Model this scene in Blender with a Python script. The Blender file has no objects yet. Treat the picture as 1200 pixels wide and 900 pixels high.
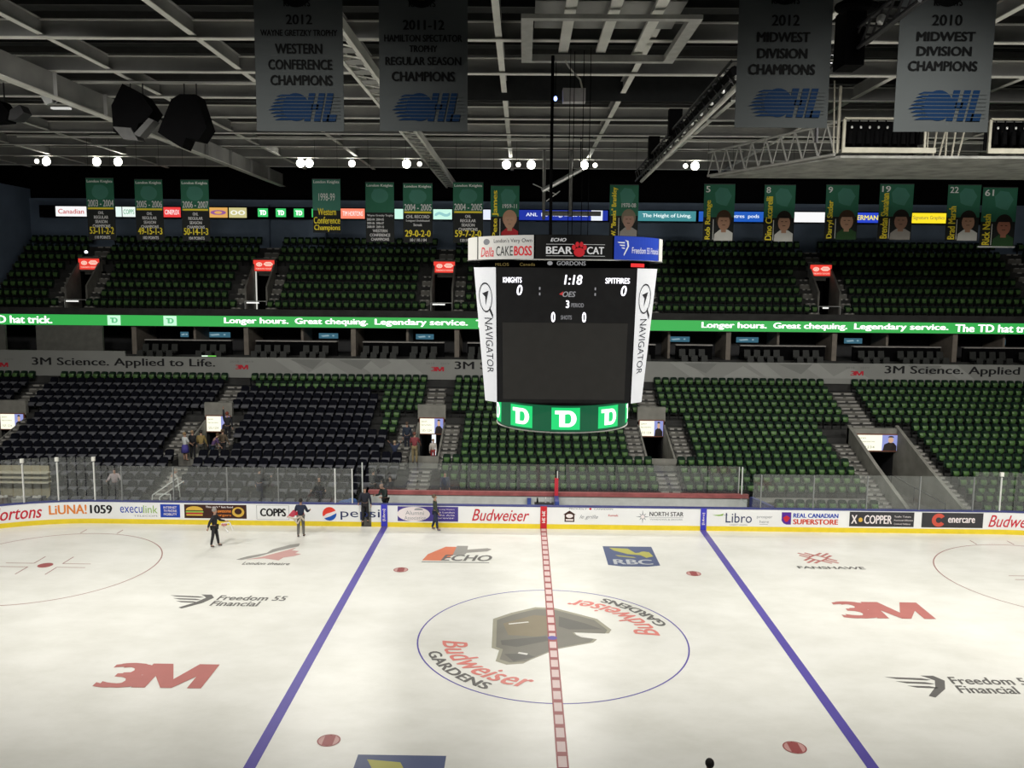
import bpy, bmesh, math, random
from mathutils import Vector, Matrix
import numpy as np
random.seed(7)
S = bpy.context.scene
COL = S.collection
PI = math.pi

# ------------------------------------------------------------------ camera, world, light, exposure
cam_d = bpy.data.cameras.new('camera'); cam = bpy.data.objects.new('camera', cam_d); COL.objects.link(cam)
CX, CY, CZ, YAW, PITCH, ROLL = -1.115, -27.971, 12.053, -0.011847, 0.120296, 0.0088565
fw = Vector((math.sin(YAW)*math.cos(PITCH), math.cos(YAW)*math.cos(PITCH), -math.sin(PITCH)))
rt = Vector((math.cos(YAW), -math.sin(YAW), 0)); up = rt.cross(fw)
r2 = rt*math.cos(ROLL)+up*math.sin(ROLL); u2 = -rt*math.sin(ROLL)+up*math.cos(ROLL)
M = Matrix.Identity(4)
for i in range(3):
    M[i][0] = r2[i]; M[i][1] = u2[i]; M[i][2] = -fw[i]; M[i][3] = (CX, CY, CZ)[i]
cam.matrix_world = M
cam_d.sensor_width = 36; cam_d.lens = 30.266; cam_d.clip_end = 300
S.camera = cam
w = bpy.data.worlds.new('arena_dark'); S.world = w; w.use_nodes = True
w.node_tree.nodes['Background'].inputs[0].default_value = (0.5, 0.55, 0.6, 1)
w.node_tree.nodes['Background'].inputs[1].default_value = 0.012
S.view_settings.view_transform = 'Standard'; S.view_settings.look = 'None'
S.view_settings.exposure = 0.0; S.view_settings.gamma = 1.0; S.view_settings.use_curve_mapping = False

def spot(loc, target, power, size=95, blend=0.9, rad=0.3, col=(1, 0.97, 0.9)):
    l = bpy.data.lights.new('arena_floodlight', 'SPOT'); l.energy = power; l.spot_size = math.radians(size)
    l.spot_blend = blend; l.shadow_soft_size = rad; l.color = col
    o = bpy.data.objects.new('arena_floodlight', l); COL.objects.link(o); o.location = loc
    o.rotation_euler = (Vector(target)-Vector(loc)).to_track_quat('-Z', 'Y').to_euler()
    return o
# the rows of arena lamps that hang over the near half of the rink
for x in (-28, -18, -8, 8, 18, 28):
    spot((x, -3.1, 18.9), (x*0.97, 10.5, 0), 7000 if x < 0 else 8800, 132, 1.0, 1.2)
for x in (-22, -8, 8, 22):
    spot((x, -13, 19.6), (x*0.9, -3.5, 0), 2600, 122, 1.0, 0.8)
# the far rows, whose glowing heads are in view, thrown back on to the ice
FLOODS = [(-33.06, 1), (-29.68, 1), (-28.25, 1), (-20.24, .8), (-16.03, 1), (-15.46, 1), (-12.61, .8), (-8.97, 1), (-2.33, 1), (-0.69, 1), (2.82, 1), (10.16, 1),
          (-33.69, .45), (-20.87, .5), (-8.1, .5), (-1.54, .5), (3.55, .5), (9.53, .5)]
for i, (x, s) in enumerate(FLOODS):
    if s > .7:
        spot((x*.981, 29.1, 19.3), (x*0.75 if x < 0 else x*1.8, 5.0, 0), 1000 if x < -14 else 3000 if x < 0 else 4500, 48, 0.8, 0.25)

# ------------------------------------------------------------------ materials
MATS = {}
def mat(name, col, rough=0.6, metal=0.0, emit=0.0, var=0.12, scale=3.0, spec=0.4, ecol=None, bump=0.0):
    if name in MATS: return MATS[name]
    m = bpy.data.materials.new(name); m.use_nodes = True; nt = m.node_tree; b = nt.nodes['Principled BSDF']
    c = (col[0], col[1], col[2], 1)
    b.inputs['Base Color'].default_value = c
    b.inputs['Roughness'].default_value = rough; b.inputs['Metallic'].default_value = metal
    b.inputs['Specular IOR Level'].default_value = spec
    if emit:
        e = ecol or col
        b.inputs['Emission Color'].default_value = (e[0], e[1], e[2], 1); b.inputs['Emission Strength'].default_value = emit
    elif var:
        tc = nt.nodes.new('ShaderNodeTexCoord'); n = nt.nodes.new('ShaderNodeTexNoise'); n.inputs['Scale'].default_value = scale
        n.inputs['Detail'].default_value = 4
        r = nt.nodes.new('ShaderNodeValToRGB')
        r.color_ramp.elements[0].position = 0.3; r.color_ramp.elements[1].position = 0.7
        r.color_ramp.elements[0].color = tuple(max(0, v*(1-var)) for v in col)+(1,)
        r.color_ramp.elements[1].color = tuple(min(1, v*(1+var)) for v in col)+(1,)
        nt.links.new(tc.outputs['Object'], n.inputs['Vector']); nt.links.new(n.outputs['Fac'], r.inputs['Fac'])
        nt.links.new(r.outputs['Color'], b.inputs['Base Color'])
        if bump:
            bp = nt.nodes.new('ShaderNodeBump'); bp.inputs['Strength'].default_value = bump
            nt.links.new(n.outputs['Fac'], bp.inputs['Height']); nt.links.new(bp.outputs['Normal'], b.inputs['Normal'])
    MATS[name] = m; return m
def lamp_mat(name, col, s): return mat(name, (0.02, 0.02, 0.02), 0.5, 0, s, ecol=col)
def ink(name, col, rough=0.6): return mat('ink_'+name, col, rough, var=0.04, scale=1.5, spec=0.12)

def ice_mat():
    m = bpy.data.materials.new('ice'); m.use_nodes = True; nt = m.node_tree; b = nt.nodes['Principled BSDF']
    tc = nt.nodes.new('ShaderNodeTexCoord')
    n = nt.nodes.new('ShaderNodeTexNoise'); n.inputs['Scale'].default_value = 0.35; n.inputs['Detail'].default_value = 8; n.inputs['Roughness'].default_value = 0.65
    mp = nt.nodes.new('ShaderNodeMapping'); mp.inputs['Scale'].default_value = (1, 1.6, 1)
    r = nt.nodes.new('ShaderNodeValToRGB'); r.color_ramp.elements[0].position = 0.3; r.color_ramp.elements[1].position = 0.62
    r.color_ramp.elements[0].color = (0.74, 0.735, 0.68, 1); r.color_ramp.elements[1].color = (0.86, 0.855, 0.81, 1)
    nt.links.new(tc.outputs['Object'], mp.inputs['Vector']); nt.links.new(mp.outputs['Vector'], n.inputs['Vector'])
    nt.links.new(n.outputs['Fac'], r.inputs['Fac']); nt.links.new(r.outputs['Color'], b.inputs['Base Color'])
    b.inputs['Roughness'].default_value = 0.32; b.inputs['Specular IOR Level'].default_value = 0.25
    return m
def glass_mat():
    m = bpy.data.materials.new('rink_glass'); m.use_nodes = True; nt = m.node_tree
    for n in list(nt.nodes): nt.nodes.remove(n)
    o = nt.nodes.new('ShaderNodeOutputMaterial'); t = nt.nodes.new('ShaderNodeBsdfTransparent'); t.inputs[0].default_value = (0.9, 0.93, 0.92, 1)
    g = nt.nodes.new('ShaderNodeBsdfGlossy'); g.inputs['Roughness'].default_value = 0.08; g.inputs[0].default_value = (0.95, 1, 0.98, 1)
    d = nt.nodes.new('ShaderNodeBsdfDiffuse'); d.inputs[0].default_value = (0.55, 0.57, 0.56, 1)
    no = nt.nodes.new('ShaderNodeTexNoise'); no.inputs['Scale'].default_value = 1.3
    tc = nt.nodes.new('ShaderNodeTexCoord'); nt.links.new(tc.outputs['Object'], no.inputs['Vector'])
    mr = nt.nodes.new('ShaderNodeMapRange'); mr.inputs['To Min'].default_value = 0.05; mr.inputs['To Max'].default_value = 0.10
    nt.links.new(no.outputs['Fac'], mr.inputs['Value'])
    a = nt.nodes.new('ShaderNodeMixShader'); nt.links.new(mr.outputs[0], a.inputs[0])
    nt.links.new(t.outputs[0], a.inputs[1]); nt.links.new(d.outputs[0], a.inputs[2])
    b = nt.nodes.new('ShaderNodeMixShader'); b.inputs[0].default_value = 0.065
    nt.links.new(a.outputs[0], b.inputs[1]); nt.links.new(g.outputs[0], b.inputs[2]); nt.links.new(b.outputs[0], o.inputs[0])
    return m
ICE = ice_mat(); GLASS = glass_mat()
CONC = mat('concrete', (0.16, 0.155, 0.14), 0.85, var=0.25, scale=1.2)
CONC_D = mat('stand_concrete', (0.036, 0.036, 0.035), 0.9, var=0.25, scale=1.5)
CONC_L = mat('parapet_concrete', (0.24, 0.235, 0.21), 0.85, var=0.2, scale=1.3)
NOSE = mat('step_nosing', (0.33, 0.32, 0.30), 0.7)
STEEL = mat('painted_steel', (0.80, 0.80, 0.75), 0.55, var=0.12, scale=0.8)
WEB = mat('shaded_steel', (0.32, 0.32, 0.31), 0.6, var=0.18, scale=0.7)  # same paint as the beam flanges, with the webs' shade darkened into the colour
DECK = mat('roof_deck', (0.03, 0.032, 0.032), 0.8, var=0.2)
BLACK = mat('black_paint', (0.0035, 0.0035, 0.004), 0.8, spec=0.05)
DARK = mat('dark_shell', (0.03, 0.03, 0.033), 0.55)
NAVY = mat('navy_wall', (0.14, 0.19, 0.27), 0.8, var=0.15, scale=0.6)
WHITE = mat('white_board', (0.83, 0.84, 0.85), 0.35, var=0.03, scale=0.8)
YELLOW = mat('yellow_kick', (0.80, 0.62, 0.03), 0.4, var=0.06)
BLUECAP = mat('blue_cap', (0.05, 0.06, 0.22), 0.4)
ALUD = mat('post_dull', (0.25, 0.26, 0.26), 0.5, 0.2, var=0.05)
ALU = mat('aluminium', (0.72, 0.73, 0.72), 0.35, 0.6, var=0.05)
POSTW = mat('white_post', (0.75, 0.76, 0.74), 0.4, var=0.04)
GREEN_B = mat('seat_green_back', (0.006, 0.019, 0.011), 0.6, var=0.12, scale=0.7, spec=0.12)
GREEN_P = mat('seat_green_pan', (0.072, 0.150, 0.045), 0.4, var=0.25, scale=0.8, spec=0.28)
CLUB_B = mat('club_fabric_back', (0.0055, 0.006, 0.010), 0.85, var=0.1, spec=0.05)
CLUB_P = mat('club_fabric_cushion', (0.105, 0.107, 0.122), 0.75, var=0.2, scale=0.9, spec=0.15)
FRAME = mat('seat_standard', (0.012, 0.0125, 0.013), 0.6, spec=0.1)

# ------------------------------------------------------------------ mesh builder
FONT_CACHE = {}
def glyphs(s, bold=0.0, shear=0.0):
    k = (s, bold, shear)
    if k in FONT_CACHE: return FONT_CACHE[k]
    c = bpy.data.curves.new('t', 'FONT'); c.body = s; c.size = 1; c.shear = shear; c.resolution_u = 3
    o = bpy.data.objects.new('t', c); me = bpy.data.meshes.new_from_object(o)
    v0 = [(v.co.x, v.co.y) for v in me.vertices]; f0 = [list(p.vertices) for p in me.polygons]; n0 = len(v0)
    vs = []; fs = []
    for q, (dx, dy) in enumerate(((-1, 0), (0, .6), (1, 0)) if bold > 0 else ((0, 0),)):
        vs += [(x+dx*bold, y+dy*bold, q*.0009) for x, y in v0]; fs += [[q*n0+i for i in f] for f in f0]
    bpy.data.objects.remove(o); bpy.data.curves.remove(c); bpy.data.meshes.remove(me)
    if vs:
        x0 = min(v[0] for v in vs); x1 = max(v[0] for v in vs); y0 = min(v[1] for v in vs); y1 = max(v[1] for v in vs)
        vs = [((x-x0)/max(1e-6, x1-x0), (y-y0)/max(1e-6, y1-y0), z) for x, y, z in vs]
    FONT_CACHE[k] = (vs, fs); return FONT_CACHE[k]

def wallS(y, x0=0, z0=0):            # a sign surface that faces the rink (-Y)
    return lambda u, v, o: (x0+u, y-o, z0+v)
def iceS(x0=0, y0=0, z0=0.0):        # marks in the ice
    return lambda u, v, o: (x0+u, y0+v, z0+o)
def drumS(cx, cy, z0, R):            # outside of a drum, u = arc length from the side facing -Y
    return lambda u, v, o: (cx+(R+o)*math.sin(u/R), cy-(R+o)*math.cos(u/R), z0+v)

def letM(b, u, v, w, h, o):       # a heavy capital M
    b.poly([(u, v), (u+.2*w, v), (u+.2*w, v+.62*h), (u+.2*w, v+h), (u, v+h)], o); b.poly([(u+.8*w, v), (u+w, v), (u+w, v+h), (u+.8*w, v+h)], o)
    b.poly([(u+.19*w, v+h), (u+.19*w, v+.5*h), (u+.42*w, v), (u+.5*w, v), (u+.5*w, v+.35*h), (u+.3*w, v+h)], o+.0005); b.poly([(u+.81*w, v+h), (u+.7*w, v+h), (u+.5*w, v+.35*h), (u+.5*w, v), (u+.58*w, v), (u+.81*w, v+.5*h)], o+.0005)
def letTD(b, u, v, w, h, o):      # a T joined to a D
    b.poly([(u, v+.78*h), (u+.52*w, v+.78*h), (u+.52*w, v+h), (u, v+h)], o); b.poly([(u+.2*w, v), (u+.46*w, v), (u+.46*w, v+.8*h), (u+.2*w, v+.8*h)], o+.0005)
    b.poly([(u+.44*w, v), (u+.66*w, v), (u+.66*w, v+.2*h), (u+.44*w, v+.2*h)], o+.001); b.poly([(u+.44*w, v+.8*h), (u+.66*w, v+.8*h), (u+.66*w, v+h), (u+.44*w, v+h)], o+.001)
    n = 10
    for i in range(n):
        a, c = -PI/2+PI*i/n, -PI/2+PI*(i+1)/n; P = lambda r, q, t: (u+.64*w+r*w*math.cos(t), v+.5*h+q*h*math.sin(t))
        b.poly([P(.12, .3, a), P(.36, .5, a), P(.36, .5, c), P(.12, .3, c)], o+.001)

class MB:
    def __init__(s, surf=None): s.v = []; s.f = []; s.mi = []; s.mats = []; s.cur = 0; s.S = surf
    def m(s, mt):
        if mt not in s.mats: s.mats.append(mt)
        s.cur = s.mats.index(mt); return s
    def add(s, vs, fs):
        b = len(s.v); s.v += [tuple(p) for p in vs]
        for f in fs: s.f.append([b+i for i in f]); s.mi.append(s.cur)
        return s
    def box(s, x0, x1, y0, y1, z0, z1):
        return s.add([(x0,y0,z0),(x1,y0,z0),(x1,y1,z0),(x0,y1,z0),(x0,y0,z1),(x1,y0,z1),(x1,y1,z1),(x0,y1,z1)],
                     [(3,2,1,0),(4,5,6,7),(0,1,5,4),(1,2,6,5),(2,3,7,6),(3,0,4,7)])
    def quad(s, a, b, c, d): return s.add([a, b, c, d], [(0, 1, 2, 3)])
    def slab(s, pts, t):                     # polygon with thickness vector t
        n = len(pts); t = Vector(t); q = [tuple(Vector(p)+t) for p in pts]
        return s.add(list(pts)+q, [tuple(range(n))[::-1], tuple(range(n, 2*n))]+[(i, (i+1) % n, n+(i+1) % n, n+i) for i in range(n)])
    def tube(s, a, b, r, n=8, r2=None, caps=True):
        a = Vector(a); b = Vector(b); d = (b-a).normalized(); x = d.orthogonal().normalized(); y = d.cross(x)
        rr = r if r2 is None else r2; vs = []
        for p, q in ((a, r), (b, rr)):
            for i in range(n):
                t = 2*PI*i/n; vs.append(tuple(p+x*math.cos(t)*q+y*math.sin(t)*q))
        fs = [(i, (i+1) % n, n+(i+1) % n, n+i) for i in range(n)]
        if caps: fs += [tuple(range(n))[::-1], tuple(range(n, 2*n))]
        return s.add(vs, fs)
    def path(s, pts, r, n=6):
        for a, b in zip(pts, pts[1:]): s.tube(a, b, r, n)
        return s
    def lathe(s, c, prof, n=16, axis='z', a0=0, a1=2*PI):
        vs = []; k = len(prof); full = abs(a1-a0-2*PI) < 1e-6; m = n if full else n+1
        for i in range(m):
            t = a0+(a1-a0)*i/n
            for r, h in prof:
                p = (r*math.cos(t), r*math.sin(t), h)
                if axis == 'y': p = (r*math.cos(t), h, r*math.sin(t))
                vs.append((c[0]+p[0], c[1]+p[1], c[2]+p[2]))
        fs = []
        for i in range(n):
            j = (i+1) % m
            for q in range(k-1): fs.append((i*k+q, j*k+q, j*k+q+1, i*k+q+1))
        return s.add(vs, fs)
    def sphere(s, c, rx, ry, rz, n=12, k=8):
        vs = [(c[0]+rx*math.sin(PI*j/k)*math.cos(2*PI*i/n), c[1]+ry*math.sin(PI*j/k)*math.sin(2*PI*i/n), c[2]+rz*math.cos(PI*j/k)) for j in range(k+1) for i in range(n)]
        return s.add(vs, [(j*n+i, (j+1)*n+i, (j+1)*n+(i+1) % n, j*n+(i+1) % n) for j in range(k) for i in range(n)])
    # flat print on the current surface
    def poly(s, pts, o=0.004):
        return s.add([s.S(u, v, o) for u, v in pts], [tuple(range(len(pts)))])
    def rect(s, u0, v0, u1, v1, o=0.004, n=1):
        for i in range(n):
            a = u0+(u1-u0)*i/n; b = u0+(u1-u0)*(i+1)/n
            s.poly([(a, v0), (b, v0), (b, v1), (a, v1)], o)
        return s
    def ell(s, cu, cv, ru, rv, o=0.004, n=32, a0=0, a1=2*PI):
        return s.poly([(cu+ru*math.cos(a0+(a1-a0)*i/n), cv+rv*math.sin(a0+(a1-a0)*i/n)) for i in range(n if abs(a1-a0) > 6.28 else n+1)], o)
    def ring(s, cu, cv, r0, r1, o=0.004, n=72, a0=0, a1=2*PI, k=1.0):
        for i in range(n):
            a = a0+(a1-a0)*i/n; b = a0+(a1-a0)*(i+1)/n
            s.poly([(cu+r0*math.cos(a), cv+k*r0*math.sin(a)), (cu+r1*math.cos(a), cv+k*r1*math.sin(a)), (cu+r1*math.cos(b), cv+k*r1*math.sin(b)), (cu+r0*math.cos(b), cv+k*r0*math.sin(b))], o)
        return s
    def line(s, a, b, wd, o=0.004):
        a = Vector(a); b = Vector(b); d = (b-a).normalized(); p = Vector((-d.y, d.x))*wd/2
        return s.poly([tuple(a-p), tuple(b-p), tuple(b+p), tuple(a+p)], o)
    def text(s, t, u0, v0, u1, v1, bold=0.0, shear=0.0, o=0.008, rot=0):
        vs, fs = glyphs(t, bold, shear); out = []
        for a, b, z in vs:
            if rot == 90: a, b = 1-b, a           # reads upwards
            if rot == -90: a, b = b, 1-a          # reads downwards
            if rot == 180: a, b = 1-a, 1-b
            out.append(s.S(u0+a*(u1-u0), v0+b*(v1-v0), o+z))
        return s.add(out, fs)
    def build(s, name, mt=None, parent=None, smooth=False):
        me = bpy.data.meshes.new(name)
        me.from_pydata(s.v, [], s.f)
        for x in (s.mats or [mt]): me.materials.append(x)
        if s.mats and len(s.mats) > 1: me.polygons.foreach_set('material_index', s.mi)
        if smooth: me.polygons.foreach_set('use_smooth', [True]*len(me.polygons))
        me.update()
        ob = bpy.data.objects.new(name, me); COL.objects.link(ob)
        if parent is not None: ob.parent = parent
        return ob

def tag(o, label=None, cat=None, group=None, kind=None):
    if label: o['label'] = label
    if cat: o['category'] = cat
    if group: o['group'] = group
    if kind: o['kind'] = kind
    return o
def empty(name, loc=(0, 0, 0), rz=0, label=None, cat=None, group=None, kind=None):
    e = bpy.data.objects.new(name, None); COL.objects.link(e); e.location = loc; e.rotation_euler = (0, 0, rz); e.empty_display_size = 0.2
    return tag(e, label, cat, group, kind)
KIDS = {}
def dup(root, loc, rz=0, label=None, group=None):
    r = root.copy(); COL.objects.link(r); r.location = loc; r.rotation_euler = (0, 0, rz)
    if label: r['label'] = label
    if group: r['group'] = group
    for ch in KIDS[root.name]:
        c = ch.copy(); c.parent = r; COL.objects.link(c)
    return r
ONES = 'zeroth first second third fourth fifth sixth seventh eighth ninth tenth eleventh twelfth thirteenth fourteenth fifteenth sixteenth seventeenth eighteenth nineteenth'.split()
TENS = {2: 'twent', 3: 'thirt', 4: 'fort', 5: 'fift'}
def nth(n):
    if n < 20: return ONES[n]
    a, b = divmod(n, 10)
    return TENS[a]+'ieth' if b == 0 else TENS[a]+'y-'+ONES[b]

# ------------------------------------------------------------------ ice
ice = empty('floor', label='white ice sheet with painted lines and sponsor marks', cat='ice rink', kind='structure')
RX, RY, RC = 30.48, 12.95, 8.53
def rink_outline(off=0.0, n=14):
    pts = []
    for sx, sy, a in ((1, 1, 0), (-1, 1, PI/2), (-1, -1, PI), (1, -1, 1.5*PI)):
        cx, cy = sx*(RX-RC), sy*(RY-RC)
        for i in range(n+1):
            t = a+PI/2*i/n; pts.append((cx+(RC+off)*math.cos(t), cy+(RC+off)*math.sin(t)))
    return pts
b = MB(); o_ = rink_outline(0.02); b.slab([(x, y, -0.05) for x, y in o_], (0, 0, 0.05)); b.build('ice_sheet', ICE, ice)
b = MB().m(CONC); b.box(-48, 48, -30, 40, -0.30, -0.06); b.build('slab', CONC, ice)
RED_I = ink('ice_red', (0.36, 0.10, 0.10), 0.35); BLUE_I = ink('ice_blue', (0.125, 0.10, 0.40), 0.35); GREY_I = ink('ice_grey', (0.16, 0.155, 0.15), 0.35)
LOGO_R = ink('ice_logo_red', (0.50, 0.19, 0.175), 0.35); BUD_R = ink('ice_script_red', (0.74, 0.25, 0.22), 0.35); LGREY = ink('ice_light_grey', (0.33, 0.32, 0.30), 0.35)
RING_R = ink('ice_ring_red', (0.38, 0.20, 0.19), 0.35); PINK_I = ink('ice_pale_red', (0.62, 0.36, 0.34), 0.35)
F = 0.3048
for x in (-25.5*F, 25.5*F):
    b = MB(iceS()).m(BLUE_I); b.rect(x-.152, -12.93, x+.152, 12.93); b.build('blue_line', None, ice)
b = MB(iceS()).m(RED_I)
b.rect(-.152, -12.93, -.11, 12.93, .0125); b.rect(.11, -12.93, .152, 12.93, .0125)
y = -12.9
while y < 12.9: b.rect(-.11, y, .11, y+.2, .0125); y += .70
b.m(ink('ice_line_pale', (0.74, 0.58, 0.57), .35)); b.rect(-.14, -12.93, .14, 12.93, .0108)
b.build('center_line', None, ice)
b = MB(iceS()).m(BLUE_I); b.ring(0, 0, 15*F-.05, 15*F, .003, 96); b.ell(0, 0, .16, .16, .0145, 20); b.build('center_circle', None, ice)
for sx in (-1, 1):
    cx, cy = sx*69*F, 22*F
    b = MB(iceS()).m(RING_R); b.ring(cx, cy, 15*F-.05, 15*F, .003, 96)
    for dx in (-.87, .87): b.rect(cx+dx-.025, cy+15*F, cx+dx+.025, cy+15*F+.6)
    for ax in (-1, 1):
        for ay in (-1, 1):
            b.rect(cx+ax*.61, cy+ay*.23-.025, cx+ax*1.8, cy+ay*.23+.025) if ax > 0 else b.rect(cx-1.8, cy+ay*.23-.025, cx-.61, cy+ay*.23+.025)
            x_ = cx+ax*.61; b.rect(x_-.025, min(cy+ay*.23, cy+ay*1.12), x_+.025, max(cy+ay*.23, cy+ay*1.12))
    b.build('faceoff_circle', None, ice)
    b = MB(iceS()).m(RED_I); b.ell(cx, cy, .30, .30, .006, 24); b.build('faceoff_dot', None, ice)
    for sy in (-1, 1):
        x_, y_ = sx*20*F, sy*22*F
        b = MB(iceS()).m(RED_I); b.ring(x_, y_, .27, .305, .006, 28); b.poly([(x_-.14, y_-.22), (x_, y_-.27), (x_+.14, y_-.22), (x_+.14, y_+.22), (x_, y_+.27), (x_-.14, y_+.22)], .006)
        b.m(PINK_I); b.ell(x_, y_, .27, .27, .003, 24); b.build('faceoff_dot', None, ice)
# sponsor marks in the ice
def script(b, t, u0, v0, u1, v1, o=.008): b.text(t, u0, v0, u1, v1, .012, .35, o)
for nm, (u0, v0, u1, v1) in (('a', (-13.75, -3.98, -10.5, -2.33)), ('b', (10.65, 2.1, 13.95, 3.76))):
    b = MB(iceS()).m(LOGO_R); wd = u1-u0
    b.text('3', u0, v0, u0+wd*.44, v1, .05, 0); letM(b, u0+wd*.36, v0+.03, u1-u0-wd*.36, v1-v0-.06, .010); b.build('ice_logo', None, ice)
def freedom(x, y, k, sh=0):
    b = MB(iceS(x, y)).m(GREY_I)
    for i in range(3): b.poly([(i*.22*k, -i*.28*k), (1.1*k, -.06*k-i*.26*k), (1.35*k, -.16*k-i*.26*k), (1.2*k, -.2*k-i*.26*k), ((.3+i*.2)*k, -.13*k-i*.28*k)])
    b.poly([(1.15*k, .12*k), (1.55*k, .12*k), (1.75*k, -.2*k), (1.5*k, -.75*k), (.95*k, -1.3*k), (.8*k, -1.2*k), (1.25*k, -.65*k), (1.45*k, -.2*k), (1.3*k, -.02*k)])
    b.text('Freedom 55', 1.9*k, -.42*k, 4.5*k, .05*k, .02, .1); b.text('Financial', 1.85*k, -1.0*k, 3.65*k, -.52*k, .02, .1)
    b.build('ice_logo', None, ice)
freedom(-14.45, 3.48, 1.0); freedom(10.15, -2.55, 1.0)
b = MB(iceS()).m(LGREY); b.poly([(-13.35, 7.75), (-13.0, 8.2), (-12.3, 8.7), (-12.2, 9.2), (-11.6, 9.9), (-11.2, 10.1), (-11.15, 9.7), (-11.9, 9.0), (-12.5, 8.2), (-13.1, 7.7)])
b.m(PINK_I); b.poly([(-12.95, 7.75), (-12.4, 8.1), (-11.7, 8.9), (-11.2, 9.5), (-11.3, 9.1), (-10.95, 9.0), (-11.05, 8.7), (-10.75, 8.6), (-11.0, 8.3), (-11.4, 8.1), (-11.5, 7.7), (-12.2, 7.95)], .006)
b.m(GREY_I); b.text('London theatre', -12.9, 7.1, -10.9, 7.45, .01, .2); b.build('ice_logo', None, ice)
b = MB(iceS()).m(ink('ice_orange', (0.70, 0.22, 0.12), .35)); b.poly([(-5.35, 7.95), (-5.2, 8.8), (-4.5, 9.9), (-4.0, 9.9), (-3.95, 8.9), (-4.5, 7.95)])
b.m(LGREY); b.poly([(-4.1, 8.7), (-4.0, 10.05), (-3.5, 10.05), (-3.5, 9.5), (-2.6, 9.75), (-2.4, 9.6), (-2.6, 9.3), (-3.5, 9.05), (-3.6, 8.7)], .006)
b.m(GREY_I); b.text('ECHO', -4.55, 7.95, -2.35, 8.75, .03, .25, .009); b.rect(-5.35, 7.72, -2.45, 7.8); b.build('ice_logo', None, ice)
for (x0, y0, x1, y1) in ((2.64, 7.5, 4.86, 10.27), (-5.2, -10.1, -2.95, -7.36)):
    wd, h = x1-x0, y1-y0; b = MB(iceS(x0, y0)).m(ink('ice_navy', (0.10, 0.125, 0.24), .35)); b.poly([(0, .06*h), (.25*wd, 0), (.75*wd, 0), (wd, .06*h), (wd, h), (0, h)])
    b.m(ink('ice_gold', (0.48, 0.46, 0.12), .35))
    b.poly([(.12*wd, .92*h), (.5*wd, .88*h), (.62*wd, .66*h), (.9*wd, .72*h), (.95*wd, .5*h), (.8*wd, .42*h), (.7*wd, .55*h), (.45*wd, .6*h), (.2*wd, .78*h)], .007)
    b.poly([(.2*wd, .55*h), (.55*wd, .46*h), (.6*wd, .4*h), (.25*wd, .48*h)], .007); b.ell(.8*wd, .62*h, .11*wd, .12*h, .008)
    b.m(ink('ice_pale', (0.55, 0.57, 0.60), .35)); b.text('RBC', .12*wd, .09*h, .88*wd, .33*h, .03, 0, .009); b.build('ice_logo', None, ice)
b = MB(iceS(12.0, 8.95)).m(LOGO_R)
for k in range(4):
    a = k*PI/2+PI/4; c, s_ = math.cos(a), math.sin(a)
    R_ = lambda u, v: (u*c-v*s_, u*s_+v*c)
    for j in (-.24, 0, .24): b.line(R_(.28, j), R_(.95-abs(j)*.8, j), .13)
    b.line(R_(.3, -.3), R_(.3, .3), .11, .006)
b.m(GREY_I); b.text('FANSHAWE', -1.3, -1.45, 1.55, -1.13, .03, 0); b.build('ice_logo', None, ice)
helm = [(-2.07,1.6),(-1.43,2.19),(-.54,2.76),(.17,2.71),(1.03,2.16),(1.66,1.73),(2.08,.78),(1.96,.46),(.76,.53),(.83,.32),(1.51,-.05),(1.36,-.31),(.12,-.87),(-.76,-1.71),(-.99,-1.98),(-1.52,-2.08),(-1.87,-1.84),(-1.78,-1.02),(-2.03,-.84)]
b = MB(iceS()).m(ink('helmet_rim', (0.36, 0.345, 0.27), .35)); b.poly(helm, .003)
b.m(ink('helmet_dark', (0.215, 0.205, 0.175), .35)); b.poly([(x*.93, .2+(y-.2)*.93) for x, y in helm], .005)
b.m(ink('helmet_tan', (0.26, 0.22, 0.15), .35)); b.poly([(-1.7, 1.2), (-.6, 2.0), (0, 1.9), (.1, .4), (-.5, .1), (-1.5, .2)], .007)
b.m(ink('helmet_shade', (0.15, 0.145, 0.13), .35)); b.poly([(-1.75, -.25), (-.2, .15), (-.1, -.2), (-1.2, -.75), (-1.7, -.6)], .007); b.poly([(.3, 1.9), (1.2, 1.3), (1.75, .8), (.6, .75), (.25, 1.0)], .007); b.poly([(-1.6, -1.3), (-.9, -1.25), (-.6, -1.5), (-1.3, -1.85)], .007)
b.m(ink('helmet_white', (0.75, 0.74, 0.70), .35)); b.line((-1.5, 1.15), (-.8, 1.35), .09, .009); b.line((-1.15, -1.2), (-.85, -1.3), .12, .009); b.poly([(.8, .3), (1.5, -.05), (1.0, .1)], .009)
b.build('ice_crest', None, ice)
def arcS(R, a0, flip=1):
    def f(u, v, o):
        a = a0+u/R; r = R-v
        return (r*math.cos(a), r*math.sin(a), o)
    return f
for a_c in (math.radians(222), math.radians(42)):
    b = MB(arcS(3.95, a_c)).m(BUD_R); b.text('Budweiser', -2.55, .22, 2.5, 1.05, .022, .35, .006)
    b.m(GREY_I); b.text('GARDENS', -1.75, -.35, 1.3, .08, .04, 0, .006); b.build('ice_logo', None, ice)

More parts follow.
